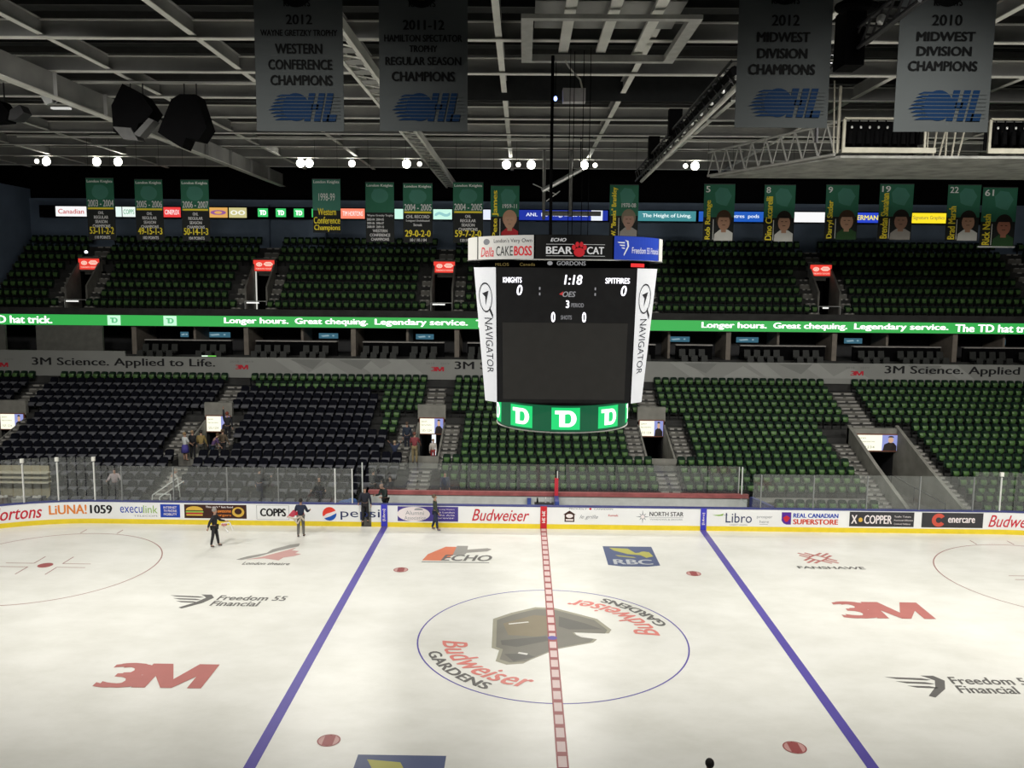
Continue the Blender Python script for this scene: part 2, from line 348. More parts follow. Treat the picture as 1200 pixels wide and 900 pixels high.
# ------------------------------------------------------------------ dasher boards (far side and the two far corners)
def boardS(off=0.0):
    L0 = RX-RC
    def f(u, v, o):
        o = o-off
        if abs(u) <= L0: return (u, RY-o, v)
        s_ = 1 if u > 0 else -1; t = (abs(u)-L0)/RC; r = RC-o
        if t <= PI/2: return (s_*(L0+r*math.sin(t)), RY-RC+r*math.cos(t), v)
        return (s_*(RX-o), RY-RC-(abs(u)-L0-RC*PI/2), v)
    return f
L0 = RX-RC; UMAX = L0+RC*PI/2+4
boards = empty('dasher_boards', (0, 0, 0), label='white rink boards with yellow kick strip and printed adverts around the far ice', cat='rink boards')
def strip(mb, us, v0, v1, t0, t1):
    f = boardS()
    for a, c in zip(us, us[1:]):
        P = [f(a, v0, t0), f(c, v0, t0), f(c, v1, t0), f(a, v1, t0), f(a, v0, t1), f(c, v0, t1), f(c, v1, t1), f(a, v1, t1)]
        mb.add(P, [(0, 1, 2, 3), (5, 4, 7, 6), (3, 2, 6, 7), (4, 5, 1, 0), (0, 3, 7, 4), (1, 5, 6, 2)])
GATE = (-8.92, -8.42)
def span(a, c):
    us = [a]; x = a
    while x < c-1e-6:
        x = min(c, x+(0.45 if abs(x) >= L0-.5 else 3.0)); us.append(x)
    return us
for nm, mt, v0, v1, t0, t1, off in (('facing', WHITE, .235, 1.09, 0, -.12, 0), ('kick_plate', YELLOW, 0, .235, .012, -.12, 0), ('cap_rail', BLUECAP, 1.09, 1.15, .02, -.2, 0)):
    b = MB()
    strip(b, span(-UMAX, GATE[0]), v0, v1, t0, t1); strip(b, span(GATE[1], UMAX), v0, v1, t0, t1)
    b.build(nm, mt, boards)
RED = ink('red', (0.55, 0.03, 0.05)); BLU = ink('blue', (0.02, 0.06, 0.42)); PUR = ink('purple', (0.08, 0.06, 0.28)); BLK = ink('black', (0.02, 0.02, 0.022)); CHAR = ink('charcoal', (0.05, 0.05, 0.055))
ORG = ink('orange', (0.75, 0.24, 0.05)); GRN = ink('green', (0.25, 0.45, 0.08)); GRY = ink('grey', (0.30, 0.31, 0.34)); WHT = ink('white', (0.83, 0.76, 0.77)); GOLD = ink('gold', (0.7, 0.45, 0.08)); BRN = ink('brown', (0.055, 0.025, 0.02)); NAVYI = ink('navy', (0.03, 0.04, 0.12)); SKINI = ink('print_skin', (0.45, 0.25, 0.17))
def ad(label, fn):
    b = MB(boardS()); fn(b); o = b.build('advert', None, boards); o['label'] = label
f_ = lambda b: (b.m(RED), b.text('Tim Hortons', -27.9, .36, -24.45, .99, .015, .3))
ad('red script lettering advert on the curved end boards', f_)
ad('orange and black radio advert lettering', lambda b: (b.m(ORG), b.text('LiUNA!', -24.15, .48, -22.4, .95, .03), b.m(BLK), b.text('1059', -22.25, .5, -21.15, .93, .04)))
ad('blue and green lettering with a blue box', lambda b: (b.m(BLU), b.text('execu', -20.76, .55, -19.66, .86, .0), b.m(GRN), b.text('link', -19.62, .55, -18.92, .93, .0), b.m(GRY), b.text('TELECOM', -20.1, .36, -18.95, .44), b.m(BLU), b.rect(-18.78, .34, -17.81, 1.0), b.m(WHT), b.text('INTERNET', -18.62, .78, -17.97, .9, .02), b.text('TV PHONE', -18.62, .61, -17.97, .73, .02), b.text('MOBILITY', -18.62, .44, -17.97, .56, .02)))
def burger(b):
    b.m(BRN).rect(-17.6, .32, -14.54, 1.01); b.m(GOLD); b.ell(-17.1, .72, .42, .2, .008, 20, 0, PI); b.rect(-17.5, .45, -16.7, .52, .008); b.m(GRN).rect(-17.52, .6, -16.66, .68, .010); b.m(RED).rect(-17.5, .54, -16.7, .6, .009)
    b.m(WHT).text('This ain\'t * fast food', -16.55, .85, -15.2, .95, .02); b.m(ORG).text('it\'s awesome', -16.2, .62, -15.3, .8, .03, .2); b.text('burgers', -16.1, .4, -15.3, .55, .02); b.m(GOLD).ell(-14.95, .65, .3, .25, .008); b.m(BRN).ell(-14.95, .68, .18, .15, .011)
ad('dark brown burger advert', burger)
ad('white panel with black slab lettering', lambda b: (b.m(GRY), b.rect(-14.05, .3, -12.45, .312), b.rect(-14.05, 1.0, -12.45, 1.012), b.rect(-14.05, .3, -14.03, 1.01), b.rect(-12.47, .3, -12.45, 1.01), b.m(BLK), b.text('COPPS', -13.88, .46, -12.6, .86, .055)))
ad('small red triangle emblem', lambda b: (b.m(RED), b.poly([(-12.4, .5), (-11.75, .92), (-11.7, .55)])))
def cola(b):
    c = (-10.47, .62); b.m(WHT).ell(*c, .35, .35); r = .34
    b.m(ink('ball_red', (0.75, 0.06, 0.04))); b.poly([(c[0]+r*math.cos(t), c[1]+r*math.sin(t)) for t in [math.radians(d) for d in range(28, 205, 8)]]+[(c[0]-.15, c[1]+.0), (c[0]+.1, c[1]+.08)], .009)
    b.m(ink('ball_blue', (0.02, 0.10, 0.45))); b.poly([(c[0]+r*math.cos(t), c[1]+r*math.sin(t)) for t in [math.radians(d) for d in range(222, 372, 8)]]+[(c[0]+.05, c[1]-.12)], .009)
    b.m(NAVYI).text('pepsi', -9.93, .33, -8.0, .86, -.01)
ad('red white and blue ball advert', cola)
def post(u0, u1, mt, t, rot=90):
    def f(b): b.m(mt).rect(u0, .02, u1, 1.13, .026); b.m(WHT).text(t, u0+.08, .3, u1-.08, .9, .03, 0, .03, rot)
    return f
ad('blue post strip where the first blue line meets the boards', post(-7.94, -7.63, ink('post_blue', (0.06, 0.06, 0.50)), '[Libro]')); ad('red post strip at the centre line', post(-.16, .16, ink('post_red', (0.55, 0.03, 0.04)), '3M 3M', -90)); ad('blue post strip where the second blue line meets the boards', post(7.63, 7.92, ink('post_blue', (0.06, 0.06, 0.50)), '[Libro]'))
def alumni(b):
    b.m(PUR).rect(-7.13, .3, -4.17, 1.04); b.m(WHT).ell(-6.35, .66, .8, .36, .008, 40); b.m(GRY); b.text('Alumni', -6.75, .62, -5.85, .82, .0, 0, .011); b.text('Association', -6.8, .38, -5.75, .56, .0, 0, .011); b.ell(-6.1, .86, .22, .1, .011, 16, 0, PI)
    b.m(WHT); [b.text(t, -5.35, .86-.14*i, -4.35, .94-.14*i, .01) for i, t in enumerate(('Connecting Western', 'with London', 'in the Arts', 'Forever'))]
ad('purple advert with a white oval', alumni)
ad('red script beer advert by the centre line', lambda b: (b.m(RED), b.text('Budweiser', -3.5, .36, -.7, .95, .006, .35)))
def proudly(b):
    b.m(GRY); b.text('PROUDLY', 1.24, .98, 2.1, 1.06, .01); b.text('CANADIAN', 2.45, .98, 3.36, 1.06, .01); b.m(RED).ell(2.27, 1.02, .06, .05)
    b.m(BRN).poly([(.95, .72), (1.26, .93), (1.57, .72), (1.5, .72), (1.5, .36), (1.02, .36), (1.02, .72)]); b.m(WHT).ell(1.26, .66, .17, .1, .009); b.rect(1.08, .42, 1.44, .5, .009)
    b.m(GRY).text('le grille', 1.75, .48, 2.65, .72, -.005, .4); b.m(RED).text('Kernels', 3.15, .66, 3.62, .76, .01)
ad('brown house emblem with grey script', proudly)
def north(b):
    c = (4.82, .66); b.m(GRY)
    for k in range(8): a = k*PI/4; l = .34 if k % 2 == 0 else .24; b.poly([(c[0]+l*math.cos(a), c[1]+l*math.sin(a)), (c[0]+.09*math.cos(a+.4), c[1]+.09*math.sin(a+.4)), (c[0]+.09*math.cos(a-.4), c[1]+.09*math.sin(a-.4))])
    b.m(WHT).ell(*c, .09, .09, .008, 12); b.m(CHAR).text('NORTH STAR', 5.15, .7, 6.8, .92, .02); b.m(GRY).rect(5.15, .63, 6.8, .645); b.text('WINDOWS & DOORS', 5.17, .5, 6.75, .58)
ad('grey eight-point star advert', north)
ad('grey lettering with a green sprig', lambda b: (b.m(GRN), b.poly([(8.2, .78), (8.6, .82), (8.75, .88), (8.7, .76), (8.5, .74)]), b.m(GRY), b.rect(8.7, .79, 8.95, .81), b.m(NAVYI), b.text('Libro', 8.85, .42, 10.12, .9, .0), b.m(GRY), b.text('CREDIT UNION', 9.05, .28, 9.9, .35), b.text('prosper', 10.36, .62, 11.11, .76), b.text('here', 10.5, .42, 10.95, .56), b.rect(10.5, .34, 10.9, .36)))
ad('purple shield with blue and red lettering', lambda b: (b.m(ink('shield_purple', (0.10, 0.03, 0.30))), b.poly([(11.56, .97), (11.56, .55), (11.66, .42), (11.8, .36), (12.02, .36), (12.02, .97)]), b.m(RED), b.poly([(11.62, .7), (11.8, .82), (11.97, .7), (11.85, .5), (11.74, .5)], .009), b.m(BLU), b.text('REAL CANADIAN', 12.12, .71, 14.3, .93, .04), b.m(ink('bright_red', (0.62, 0.06, 0.03))), b.text('SUPERSTORE', 12.12, .38, 14.3, .64, .04)))
ad('black panel with white copper lettering', lambda b: (b.m(CHAR), b.rect(14.84, .31, 17.96, 1.04), b.m(WHT), b.text('X', 14.93, .45, 15.22, .88, .04), b.text('COPPER', 15.55, .45, 16.9, .88, .03), b.m(GOLD), b.ell(15.38, .64, .1, .11, .009), b.m(WHT), b.text('Traffic Tickets', 17.0, .78, 17.8, .86), b.text('Provincial Offences', 17.0, .6, 17.9, .68), b.text('Criminal Defence', 17.0, .42, 17.8, .5)))
ad('black panel with a red letter C', lambda b: (b.m(CHAR), b.rect(18.33, .3, 21.29, 1.04), b.m(ink('coral', (0.60, 0.10, 0.07))), b.ring(19.15, .67, .14, .33, .009, 24, .6, 2*PI-.6), b.m(WHT), b.text('enercare', 19.6, .55, 20.9, .8, .03)))
ad('red script beer advert near the far corner', lambda b: (b.m(RED), b.text('Budweiser', 21.55, .36, 24.35, .95, .006, .35)))
gate = MB().m(CHAR); gate.box(-9.0, -8.94, 13.14, 13.9, .1, 1.1); gate.m(ALU).box(-9.0, -8.94, 13.1, 13.14, .1, 1.14)
tag(gate.build('bench_gate', None), 'dark gate leaf swung open between the boards by the bench', 'gate')

# ------------------------------------------------------------------ stands
ROWZ = {-1: .28, 0: .57, 1: .76, 2: 1.02, 3: 1.30, 4: 1.57, 5: 1.80, 6: 2.08, 7: 2.39, 8: 2.65, 9: 2.94, 10: 3.27, 11: 3.61, 12: 3.92, 13: 4.24, 14: 4.57, 15: 4.97}
rowy = lambda i: 16.2+.83*(i-1)
UZ = [9.66, 10.29, 10.93, 11.59, 12.24, 12.90, 13.54, 14.24]
ury = lambda i: 31.6+.78*i
TUN = [-32.5, -19.75, -6.63, 6.80]; T4 = 19.55
XL, XR = -46, 46
terr = MB().m(CONC_D)
def row_spans(i):
    y = rowy(i); cuts = []
    if i >= 5: cuts += [(t-.85, t+.85) for t in TUN]
    cuts.append((T4-1.5, T4+1.5))
    if i <= 0: cuts.append((-9.1, 10.6))       # the player bench takes this place
    xs = [XL]
    for a, c in sorted(cuts): xs += [a, c]
    xs.append(XR); return list(zip(xs[::2], xs[1::2]))
for i in ROWZ:
    for a, c in row_spans(i):
        terr.box(a, c, rowy(i)-.42, rowy(i)+.41 if i < 15 else 28.3, -.05, ROWZ[i])
for i in range(9, 16):                 # the rows that run over the entrance passages
    for t, hw, z0, i0 in [(t, .85, 3.56, 11) for t in TUN]+[(T4, 1.5, 2.55, 9)]:
        if i >= i0: terr.box(t-hw, t+hw, rowy(i)-.42, rowy(i)+.41 if i < 15 else 28.3, z0, ROWZ[i])
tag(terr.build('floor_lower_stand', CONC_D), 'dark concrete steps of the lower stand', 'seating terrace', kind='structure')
terr = MB().m(CONC_D); UV = [-32.4, -19.75, -6.78, 6.7, 20.1]
for i, z in enumerate(UZ):
    cuts = [(t-.8, t+.8) for t in UV] if i >= 1 else []
    xs = [-38.5]
    for a, c in cuts: xs += [a, c]
    xs.append(XR)
    for t in UV:
        if i >= 5 or t == UV[3] and i >= 1: terr.box(t-.8, t+.8, ury(i)-.39, ury(i)+.39 if i < 7 else 38.2, 12.42 if i >= 5 else 9.0, z)
    for a, c in zip(xs[::2], xs[1::2]): terr.box(a, c, ury(i)-.39, ury(i)+.39 if i < 7 else 38.2, 9.0, z)
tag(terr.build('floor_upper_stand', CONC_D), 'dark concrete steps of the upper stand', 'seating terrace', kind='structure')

SCR_W = lamp_mat('sign_white', (1.0, 0.98, 0.80), 1.1); SCR_B = lamp_mat('sign_blue', (0.35, 0.40, 0.85), .8); SCR_R = lamp_mat('sign_red', (1.0, 0.06, 0.04), .85); SCR_P = lamp_mat('sign_pink', (1.0, 0.62, 0.5), 1.0)
SCR_SK = lamp_mat('sign_skin', (0.9, 0.55, 0.35), .7); SCR_DK = lamp_mat('sign_dark', (0.2, 0.1, 0.1), .05)
def vom_sign(parent_xy, w_, h, z0, name_label, x_off=0, wide=False):
    x, y = parent_xy; e = empty('entrance_sign', (x, y, z0), label=name_label, cat='illuminated sign', group='portrait signs over the lower entrances')
    b = MB().m(mat('sign_case', (0.22, 0.08, 0.05), .5)); b.box(-w_/2-.06, w_/2+.06, -.02, .12, -.06, h+.06); b.build('case', None, e)
    b = MB(wallS(-.025, -w_/2)).m(SCR_W); k = .62 if not wide else .66
    b.rect(0, 0, w_*k, h); b.m(SCR_B).rect(w_*k, 0, w_, h); b.m(SCR_DK); b.poly([(w_*(k+.02), 0), (w_*(k+.05), h*.4), (w_*(k+.16), h*.55), (w_*(k+.26), h*.5), (w_*.98, h*.3), (w_*.98, 0)], .008)
    b.m(SCR_SK).ell(w_*(k+.19), h*.68, w_*.06, h*.18, .010, 16); b.m(SCR_DK); b.ell(w_*(k+.19), h*.85, w_*.065, h*.1, .012, 16, 0, PI)
    b.m(lamp_mat('sign_text', (0.35, 0.4, 0.2), .6)); b.text('Jason', w_*.05, h*.72, w_*.3, h*.88); b.text('Representative', w_*.05, h*.5, w_*.5, h*.64); b.text('519-555-1234'.replace('519-555-1234', '555 1234'), w_*.08, h*.14, w_*.5, h*.3)
    b.build('display', None, e)
TN = ['end', 'second', 'third', 'fourth']
WHERE = ['beside the curved end glass', 'above the group of people on the stairs', 'above the red-shirted person', 'below the edge of the hanging scoreboard']
YF = 24.06
for k, t in enumerate(TUN):
    e = empty('entrance_tunnel', (t, YF, 0), label='concrete stand entrance '+WHERE[k], cat='entrance', kind='structure')
    b = MB(); b.box(-.85, .85, 0, .3, 3.55, 4.42); b.build('lintel', CONC_L, e)
    b = MB(); b.box(-.85, .85, -3.8, 3.5, -.0, .55); b.build('tunnel_floor', CONC_D, e)
    b = MB(); b.box(-.85, -.7, .3, 3.5, .5, 3.6); b.box(.7, .85, .3, 3.5, .5, 3.6); b.box(-.85, .85, 3.4, 3.55, .5, 3.6); b.box(-.85, .85, .3, 3.5, 3.45, 3.55); b.build('passage', DARK, e)
    for s_ in (-1, 1):
        b = MB(); b.slab([(s_*.85, 0, .5), (s_*.85, 0, 3.35), (s_*.85, -1.6, 2.85), (s_*.85, -3.3, 2.3), (s_*.85, -4.15, 2.02), (s_*.85, -4.15, .5)], (-s_*.11, 0, 0)); b.build('parapet', CONC_L, e)
    b = MB(); b.box(-.85, .85, -4.25, -4.10, .5, 1.85+.25); b.build('front_wall', CONC_L, e)
    if k == 2: b = MB(); b.box(-.05, .2, .5, .54, 1.2, 2.62); b.build('lit_door_gap', lamp_mat('door_gap_glow', (.9, .95, 1), 1.1), e)
    vom_sign((t, YF-.05), 1.42, .93, 2.66, 'lit sign with cream text and portrait '+WHERE[k])
e = empty('entrance_tunnel', (T4, 22.0, 0), label='wide ground-level concrete ramp entrance with sloping side walls', cat='entrance', kind='structure')
b = MB(); b.box(-1.5, 1.5, .0, .35, 2.2, 3.6); b.build('lintel', CONC_L, e)
for s_ in (-1, 1):
    b = MB(); b.slab([(s_*1.5, .3, 0), (s_*1.5, .3, 3.75), (s_*1.5, -4, 2.2), (s_*1.5, -7.9, .95), (s_*1.5, -7.9, 0)], (-s_*.2, 0, 0)); b.build('parapet', CONC_L, e)
b = MB(); b.box(-1.5, 1.5, -8, 6, -.05, .0); b.build('ramp', CONC, e)
b = MB(); b.box(-1.5, -1.3, .3, 6, 0, 2.5); b.box(1.3, 1.5, .3, 6, 0, 2.5); b.box(-1.5, 1.5, 5.9, 6, 0, 2.5); b.build('passage', DARK, e)
b = MB(); [b.sphere((-1.28, y_, z_), .05, .05, .05, 8, 6) for y_, z_ in ((-.6, 1.75), (-4.2, 1.1))]; b.build('guide_lamp', lamp_mat('guide_lamp', (1, 1, .95), 4), e)
b = MB(); b.path([(.9, -.2, 1.0), (.9, -3, .95), (.9, -7.0, .95)], .03); [b.tube((.9, y_, 0), (.9, y_, .95), .025) for y_ in (-.3, -3.5, -7)]; b.build('handrail', DARK, e)
vom_sign((T4, 21.93), 2.66, .92, 2.32, 'wide lit sign with white text and portrait over the ramp', wide=True)

b = MB().m(CONC); b.box(10.8, 16.7, 15.0, 15.75, .57, .98); b.m(CONC_L); b.box(10.8, 16.7, 14.95, 15.03, .90, .985); b.box(10.8, 16.7, 14.93, 15.0, .57, .66); tag(b.build('walkway_ledge', None), 'brown concrete ledge between front seat rows past the bench', 'ledge', kind='structure')
# stairs in the stands
def stairs(xa, xb, rows, ry, rz, label, lo=None):
    b = MB()
    for i in rows:
        z0 = rz(i-1) if lo is None or i > rows[0] else lo; z1 = rz(i); zm = (z0+z1)/2; y0 = ry(i)-.42
        b.m(CONC); b.box(xa, xb, y0-.40, y0-.02, z0-.05, zm); b.box(xa, xb, y0-.02, y0+.4, z1-.02, z1+.012)
        n = 2; wd = (xb-xa)/n
        for k in range(n):
            b.m(NOSE); b.box(xa+k*wd+.1, xa+(k+1)*wd-.1, y0-.425, y0-.36, zm-.06, zm+.012); b.box(xa+k*wd+.1, xa+(k+1)*wd-.1, y0-.045, y0+.02, z1-.08, z1+.02)
    return tag(b.build('aisle_stair', None), label, 'stairs', kind='structure')
rz_ = lambda i: ROWZ.get(i, .28)
TNAME = ['end entrance', 'entrance with the crowd', 'entrance with the red-shirted person', 'entrance below the scoreboard']
for k, t in enumerate(TUN):
    stairs(t-.6, t+.6, range(12, 16), rowy, rz_, 'steps above the '+TNAME[k])
    lo_rows = range(2, 5) if -10 < t < 11 else range(0, 5)
    stairs(t-.6, t+.6, lo_rows, rowy, rz_, 'steps below the '+TNAME[k])
    for s_ in (-1, 1):
        a, c = sorted((t+s_*.9, t+s_*1.8)); stairs(a, c, range(5, 11), rowy, rz_, 'steps on the %s side of the %s' % ('near' if s_*t < 0 else 'outer', TNAME[k]))
stairs(T4-.7, T4+.7, range(9, 16), rowy, rz_, 'steps above the wide ramp entrance')
for s_ in (-1, 1):
    a, c = sorted((T4+s_*1.55, T4+s_*2.5)); stairs(a, c, range(0, 9), rowy, rz_, 'steps on the %s side of the wide ramp entrance' % ('rink centre' if s_ < 0 else 'outer'))
stairs(33.0, 34.0, range(0, 16), rowy, rz_, 'steps at the outer end of the lower stand')
uz_ = lambda i: UZ[max(0, min(7, i))]
UN = ['end upper entrance', 'second upper entrance', 'third upper entrance', 'hidden upper entrance', 'upper entrance past the scoreboard']
for k, t in enumerate(UV):
    stairs(t-.55, t+.55, range(5, 8), ury, uz_, 'steps above the '+UN[k])
    for s_ in (-1, 1):
        a, c = sorted((t+s_*.85, t+s_*1.55)); stairs(a, c, range(1, 5), ury, uz_, 'steps on the %s side of the %s' % ('inner' if s_*t < 0 else 'outer', UN[k]))
stairs(34.4, 35.4, range(1, 8), ury, uz_, 'steps at the outer end of the upper stand')
ULAB = ['red lit sign over the end upper entrance', 'red lit sign over the upper entrance with a white pole', 'red lit sign over the upper entrance beside the scoreboard', 'red lit sign hidden behind the scoreboard', 'red lit sign over the upper entrance past the scoreboard']
for k, t in enumerate(UV):
    if k == 3: continue
    e = empty('upper_entrance', (t, 34.3, 0), label='dark doorway of the '+UN[k], cat='entrance', kind='structure')
    b = MB(); b.box(-.8, .8, 0, .3, 12.4, 13.45); b.build('lintel', CONC, e)
    for s_ in (-1, 1):
        b = MB(); b.slab([(s_*.8, 0, 9.6), (s_*.8, 0, 13.1), (s_*.8, -2.1, 11.4), (s_*.8, -2.1, 9.6)], (-s_*.12, 0, 0)); b.build('parapet', CONC, e)
    b = MB(); b.box(-.8, .8, -2.3, 1.5, 9.5, 9.7); b.build('tunnel_floor', CONC_D, e)
    b = MB(); b.box(-.8, .8, 1.4, 1.5, 9.7, 12.4); b.box(-.8, -.7, .3, 1.5, 9.7, 12.4); b.box(.7, .8, .3, 1.5, 9.7, 12.4); b.build('passage', BLACK, e)
    b = MB(); b.path([(-.75, -2.25, 10.42), (.75, -2.25, 10.42)], .035); [b.tube((x_, -2.25, 9.7), (x_, -2.25, 10.42), .02) for x_ in (-.75, .75)]; o = b.build('guard_rail', ALU, e)
    b = MB(); b.box(-.62 if k != 4 else -.5, .25 if k != 4 else -.1, -2.33, -2.29, 10.27, 10.36); b.build('strip_light', lamp_mat('strip_glow', (.95, .95, .9), 1.1 if k < 3 else .5), e)
    if k == 1: b = MB(); b.tube((-.55, -.2, 9.7), (-.55, -.2, 12.5), .05); b.build('tube_light', lamp_mat('tube_glow', (.9, .9, .82), .7), e)
    g = empty('entrance_sign', (t, 34.22, 12.5), label=ULAB[k], cat='illuminated sign', group='red signs over the upper entrances')
    b = MB().m(DARK); b.box(-.8, .8, 0, .1, 0, .84); b.build('case', None, g)
    b = MB(wallS(-.003, -.76)).m(SCR_R); b.rect(0, .03, 1.52, .81); b.m(SCR_P); b.ell(.42, .5, .22, .15, .008); b.m(SCR_R).ring(.42, .5, .1, .13, .012, 20, k=.6); b.m(SCR_P)
    b.poly([(.72, .52), (.9, .68), (1.25, .68), (1.42, .52), (1.25, .38), (.9, .38)], .008); b.m(SCR_R).text('TOYOTA', .86, .46, 1.3, .6, .02, 0, .012); b.m(SCR_P).text('TORONTO TOYOTA', .15, .14, 1.4, .25, .02); b.build('display', None, g)
g = empty('exit_lamp', (-32.55, 34.2, 13.78), label='small round white lamp above the red sign at the far end of the upper stand', cat='lamp')
b = MB(); b.sphere((0, 0, 0), .12, .08, .1); b.build('lens', lamp_mat('white_lamp', (.9, .9, 1), 3), g); b = MB(); b.box(-.15, .15, .05, .15, -.15, .05); b.build('housing', DARK, g)

# ------------------------------------------------------------------ back wall, side wall, suites, ribbons
b = MB().m(NAVY); b.box(XL, XR, 38.0, 38.3, 9, 17.9); tag(b.build('wall_back', NAVY), 'navy wall behind the upper stand', 'wall', kind='structure')
b = MB().m(BLACK); b.box(XL, XR, 38.6, 38.9, 17.9, 23); tag(b.build('wall_back_upper', BLACK), 'black wall band under the roof', 'wall', kind='structure')
b = MB(); b.slab([(-38.6, 30.85, 9), (-38.6, 30.85, 18.6), (-38.6, 38.2, 18.6), (-38.6, 38.2, 9)], (-.2, 0, 0)); tag(b.build('wall_left', NAVY), 'navy end wall of the upper stand', 'wall', kind='structure')
b = MB(); b.box(-21.1, -20.3, 37.6, 38.0, 13.8, 17.5); tag(b.build('pilaster', NAVY), 'navy pier between banners on the back wall', 'pier', kind='structure', group='piers on the back wall')
b = MB(); b.box(-17.3, -16.0, 37.5, 38.0, 13.8, 17.5); tag(b.build('pilaster', NAVY), 'navy pier behind the green squares of the back-wall display', 'pier', kind='structure', group='piers on the back wall')
b = MB(); b.box(XL, XR, 30.72, 38.0, 8.75, 9.02); b.box(XL, XR, 30.72, 31.2, 9.0, 9.9); tag(b.build('floor_upper_balcony', CONC_D), 'dark balcony slab above the suites', 'balcony', kind='structure')
b = MB(); b.box(XL, XR, 28.3, 34.4, 5.0, 6.2); b.box(XL, XR, 29.8, 34.4, 6.2, 6.55); b.box(XL, XR, 30.7, 34.4, 6.5, 6.75); tag(b.build('floor_suites', CONC_D), 'dark stepped floor of the suites', 'suite floor', kind='structure')
b = MB(); b.box(XL, XR, 34.4, 34.6, 5.0, 8.8); tag(b.build('wall_suites', DARK), 'dark back wall of the suites', 'wall', kind='structure')
# fascia banner
FB = mat('fascia_vinyl', (0.27, 0.275, 0.26), .5, var=0.06, scale=.5); FB2 = ink('fascia_pale', (0.34, 0.345, 0.33)); FB3 = ink('fascia_shade', (0.22, 0.225, 0.215))
fas = empty('fascia_banner', (0, 28.3, 5.5), label='long pale grey banner with black lettering along the suite front', cat='banner')
b = MB().m(FB); b.box(XL, XR, -.12, 0, 0, 1.34); b.box(XL, -27.27, -.12, 0, 1.34, 1.68); b.build('panel', None, fas)
b = MB(wallS(-.121)).m(FB2)
for x in (-17.5, -12.4, -10, 8.5, 13.5, 17, 26): b.poly([(x, 1.3), (x+1.2, 1.3), (x+2.4, .35), (x+1.4, .35)])
for x in (-15.2, -11, 12, 19): b.poly([(x, .35), (x+1.3, 1.1), (x+2.6, .35)], .005)
b.m(FB3)
for x in (-16.4, -13.2, 9.4, 15.6, 24.0): b.poly([(x, 1.25), (x+2.2, 1.25), (x+1.5, .6)], .006)
b.build('facet_print', None, fas)
for x0 in (-33.47, -5.56, 22.5):
    b = MB(wallS(-.125)).m(BLK); b.text('3M Science. Applied to Life.', x0, .56, x0+12.15, 1.22, .022); b.build('lettering', None, fas)
for x0 in (-35.9, -20.0, -7.1, 20.3):
    b = MB(wallS(-.125)).m(RED); b.text('3', x0, .56, x0+.36, .85, .04); letM(b, x0+.3, .56, .55, .29, .009); b.m(FB3); b.text('2018', x0-.35, 1.0, x0+.25, 1.13, .02); b.text('2019', x0+.6, 1.0, x0+1.2, 1.13, .02); b.build('logo', None, fas)
# suites
PART = mat('suite_partition', (0.22, 0.19, 0.16), .7)
XP = [-27.85, -23.92, -20.11, -16.42, -12.73, -9.11, -5.62, -2, 1.7, 5.3, 9.01, 12.94, 16.52, 20.15, 24.0, 28.31, 32]
for i, x in enumerate(XP):
    broad = i in (0, 2, 4, 6, 8, 11, 13, 15); wd = .32 if broad else .16; b = MB(); b.box(x-wd/2, x+wd/2, 30.9 if broad else 31.6, 34.2, 6.6, 8.76); tag(b.build('suite_partition', PART), '%s upright partition between suite windows, %s along the fascia' % ('broad' if broad else 'slim', nth(i+1)), 'partition', 'suite partitions', 'structure')
b = MB(); b.box(-33.9, -29.4, 29.6, 29.8, 6.2, 8.76); b.box(-46, -36.0, 29.6, 29.8, 6.2, 8.76); tag(b.build('wall_press_box', mat('press_panel', (0.14, 0.14, 0.125), .7)), 'blank grey-brown panel wall left of the suites', 'wall', kind='structure')
SUITES = [(-27.2, -21.2), (-19.5, -13.87), (-12.1, -6.5), (-4.9, .8), (2.3, 8.0), (9.4, 11.9), (13.8, 19.6), (21.5, 27.45), (29, 34.5)]
SN = [nth(i+1) for i in range(9)]
RAIL = mat('counter_edge', (0.42, 0.40, 0.38), .4)
for k, (a, c) in enumerate(SUITES):
    e = empty('suite_counter', ((a+c)/2, 31.0, 6.7), label='pale-edged drink counter in the %s suite along the fascia' % SN[k], cat='counter', group='suite counters')
    b = MB(); b.box(-(c-a)/2, (c-a)/2, 0, .45, 1.0, 1.07); b.build('top', RAIL, e); b = MB(); b.box(-(c-a)/2, (c-a)/2, .1, .3, 0, 1.0); b.build('front_panel', BLACK, e)
TVM = lamp_mat('tv_glow', (0.12, 0.35, 0.5), .35); TVP = lamp_mat('tv_pale', (0.5, 0.75, 0.85), .5)
for k, (x, wd) in enumerate(((-25.7, .6), (-23.2, 1.7), (-15.2, 1.4), (-8.2, 1.3), (10.2, 1.5), (15.1, 1.6), (22.7, 1.3), (32.8, 1.6))):
    e = empty('television', (x, 34.3, 7.72), label='dim blue wall television, %s along the suites' % nth(k+1), cat='television', group='suite televisions')
    b = MB(); b.box(-wd/2-.04, wd/2+.04, 0, .08, -.04, .42); b.build('bezel', BLACK, e)
    b = MB(wallS(-.002, -wd/2)).m(TVM); b.rect(0, 0, wd, .38); b.m(TVP); b.poly([(wd*.1, .2), (wd*.5, .26), (wd*.55, .16), (wd*.2, .12)], .008); b.ell(wd*.75, .2, .08, .05, .008); b.build('screen', None, e)
g = empty('exit_lamp', (-21.7, 28.19, 6.905), label='small green lit strip on the ledge above the long banner', cat='lamp')
b = MB(); b.box(-.55, .5, 0, .1, -.06, .05); b.build('housing', DARK, g); b = MB(wallS(-.002, -.5)).m(lamp_mat('strip_white', (.8, 1, .8), 1.2)); b.rect(0, -.03, .4, .04); b.m(lamp_mat('strip_green', (.2, .8, .1), .8)); b.rect(.4, -.03, .95, .04); b.build('lens', None, g)
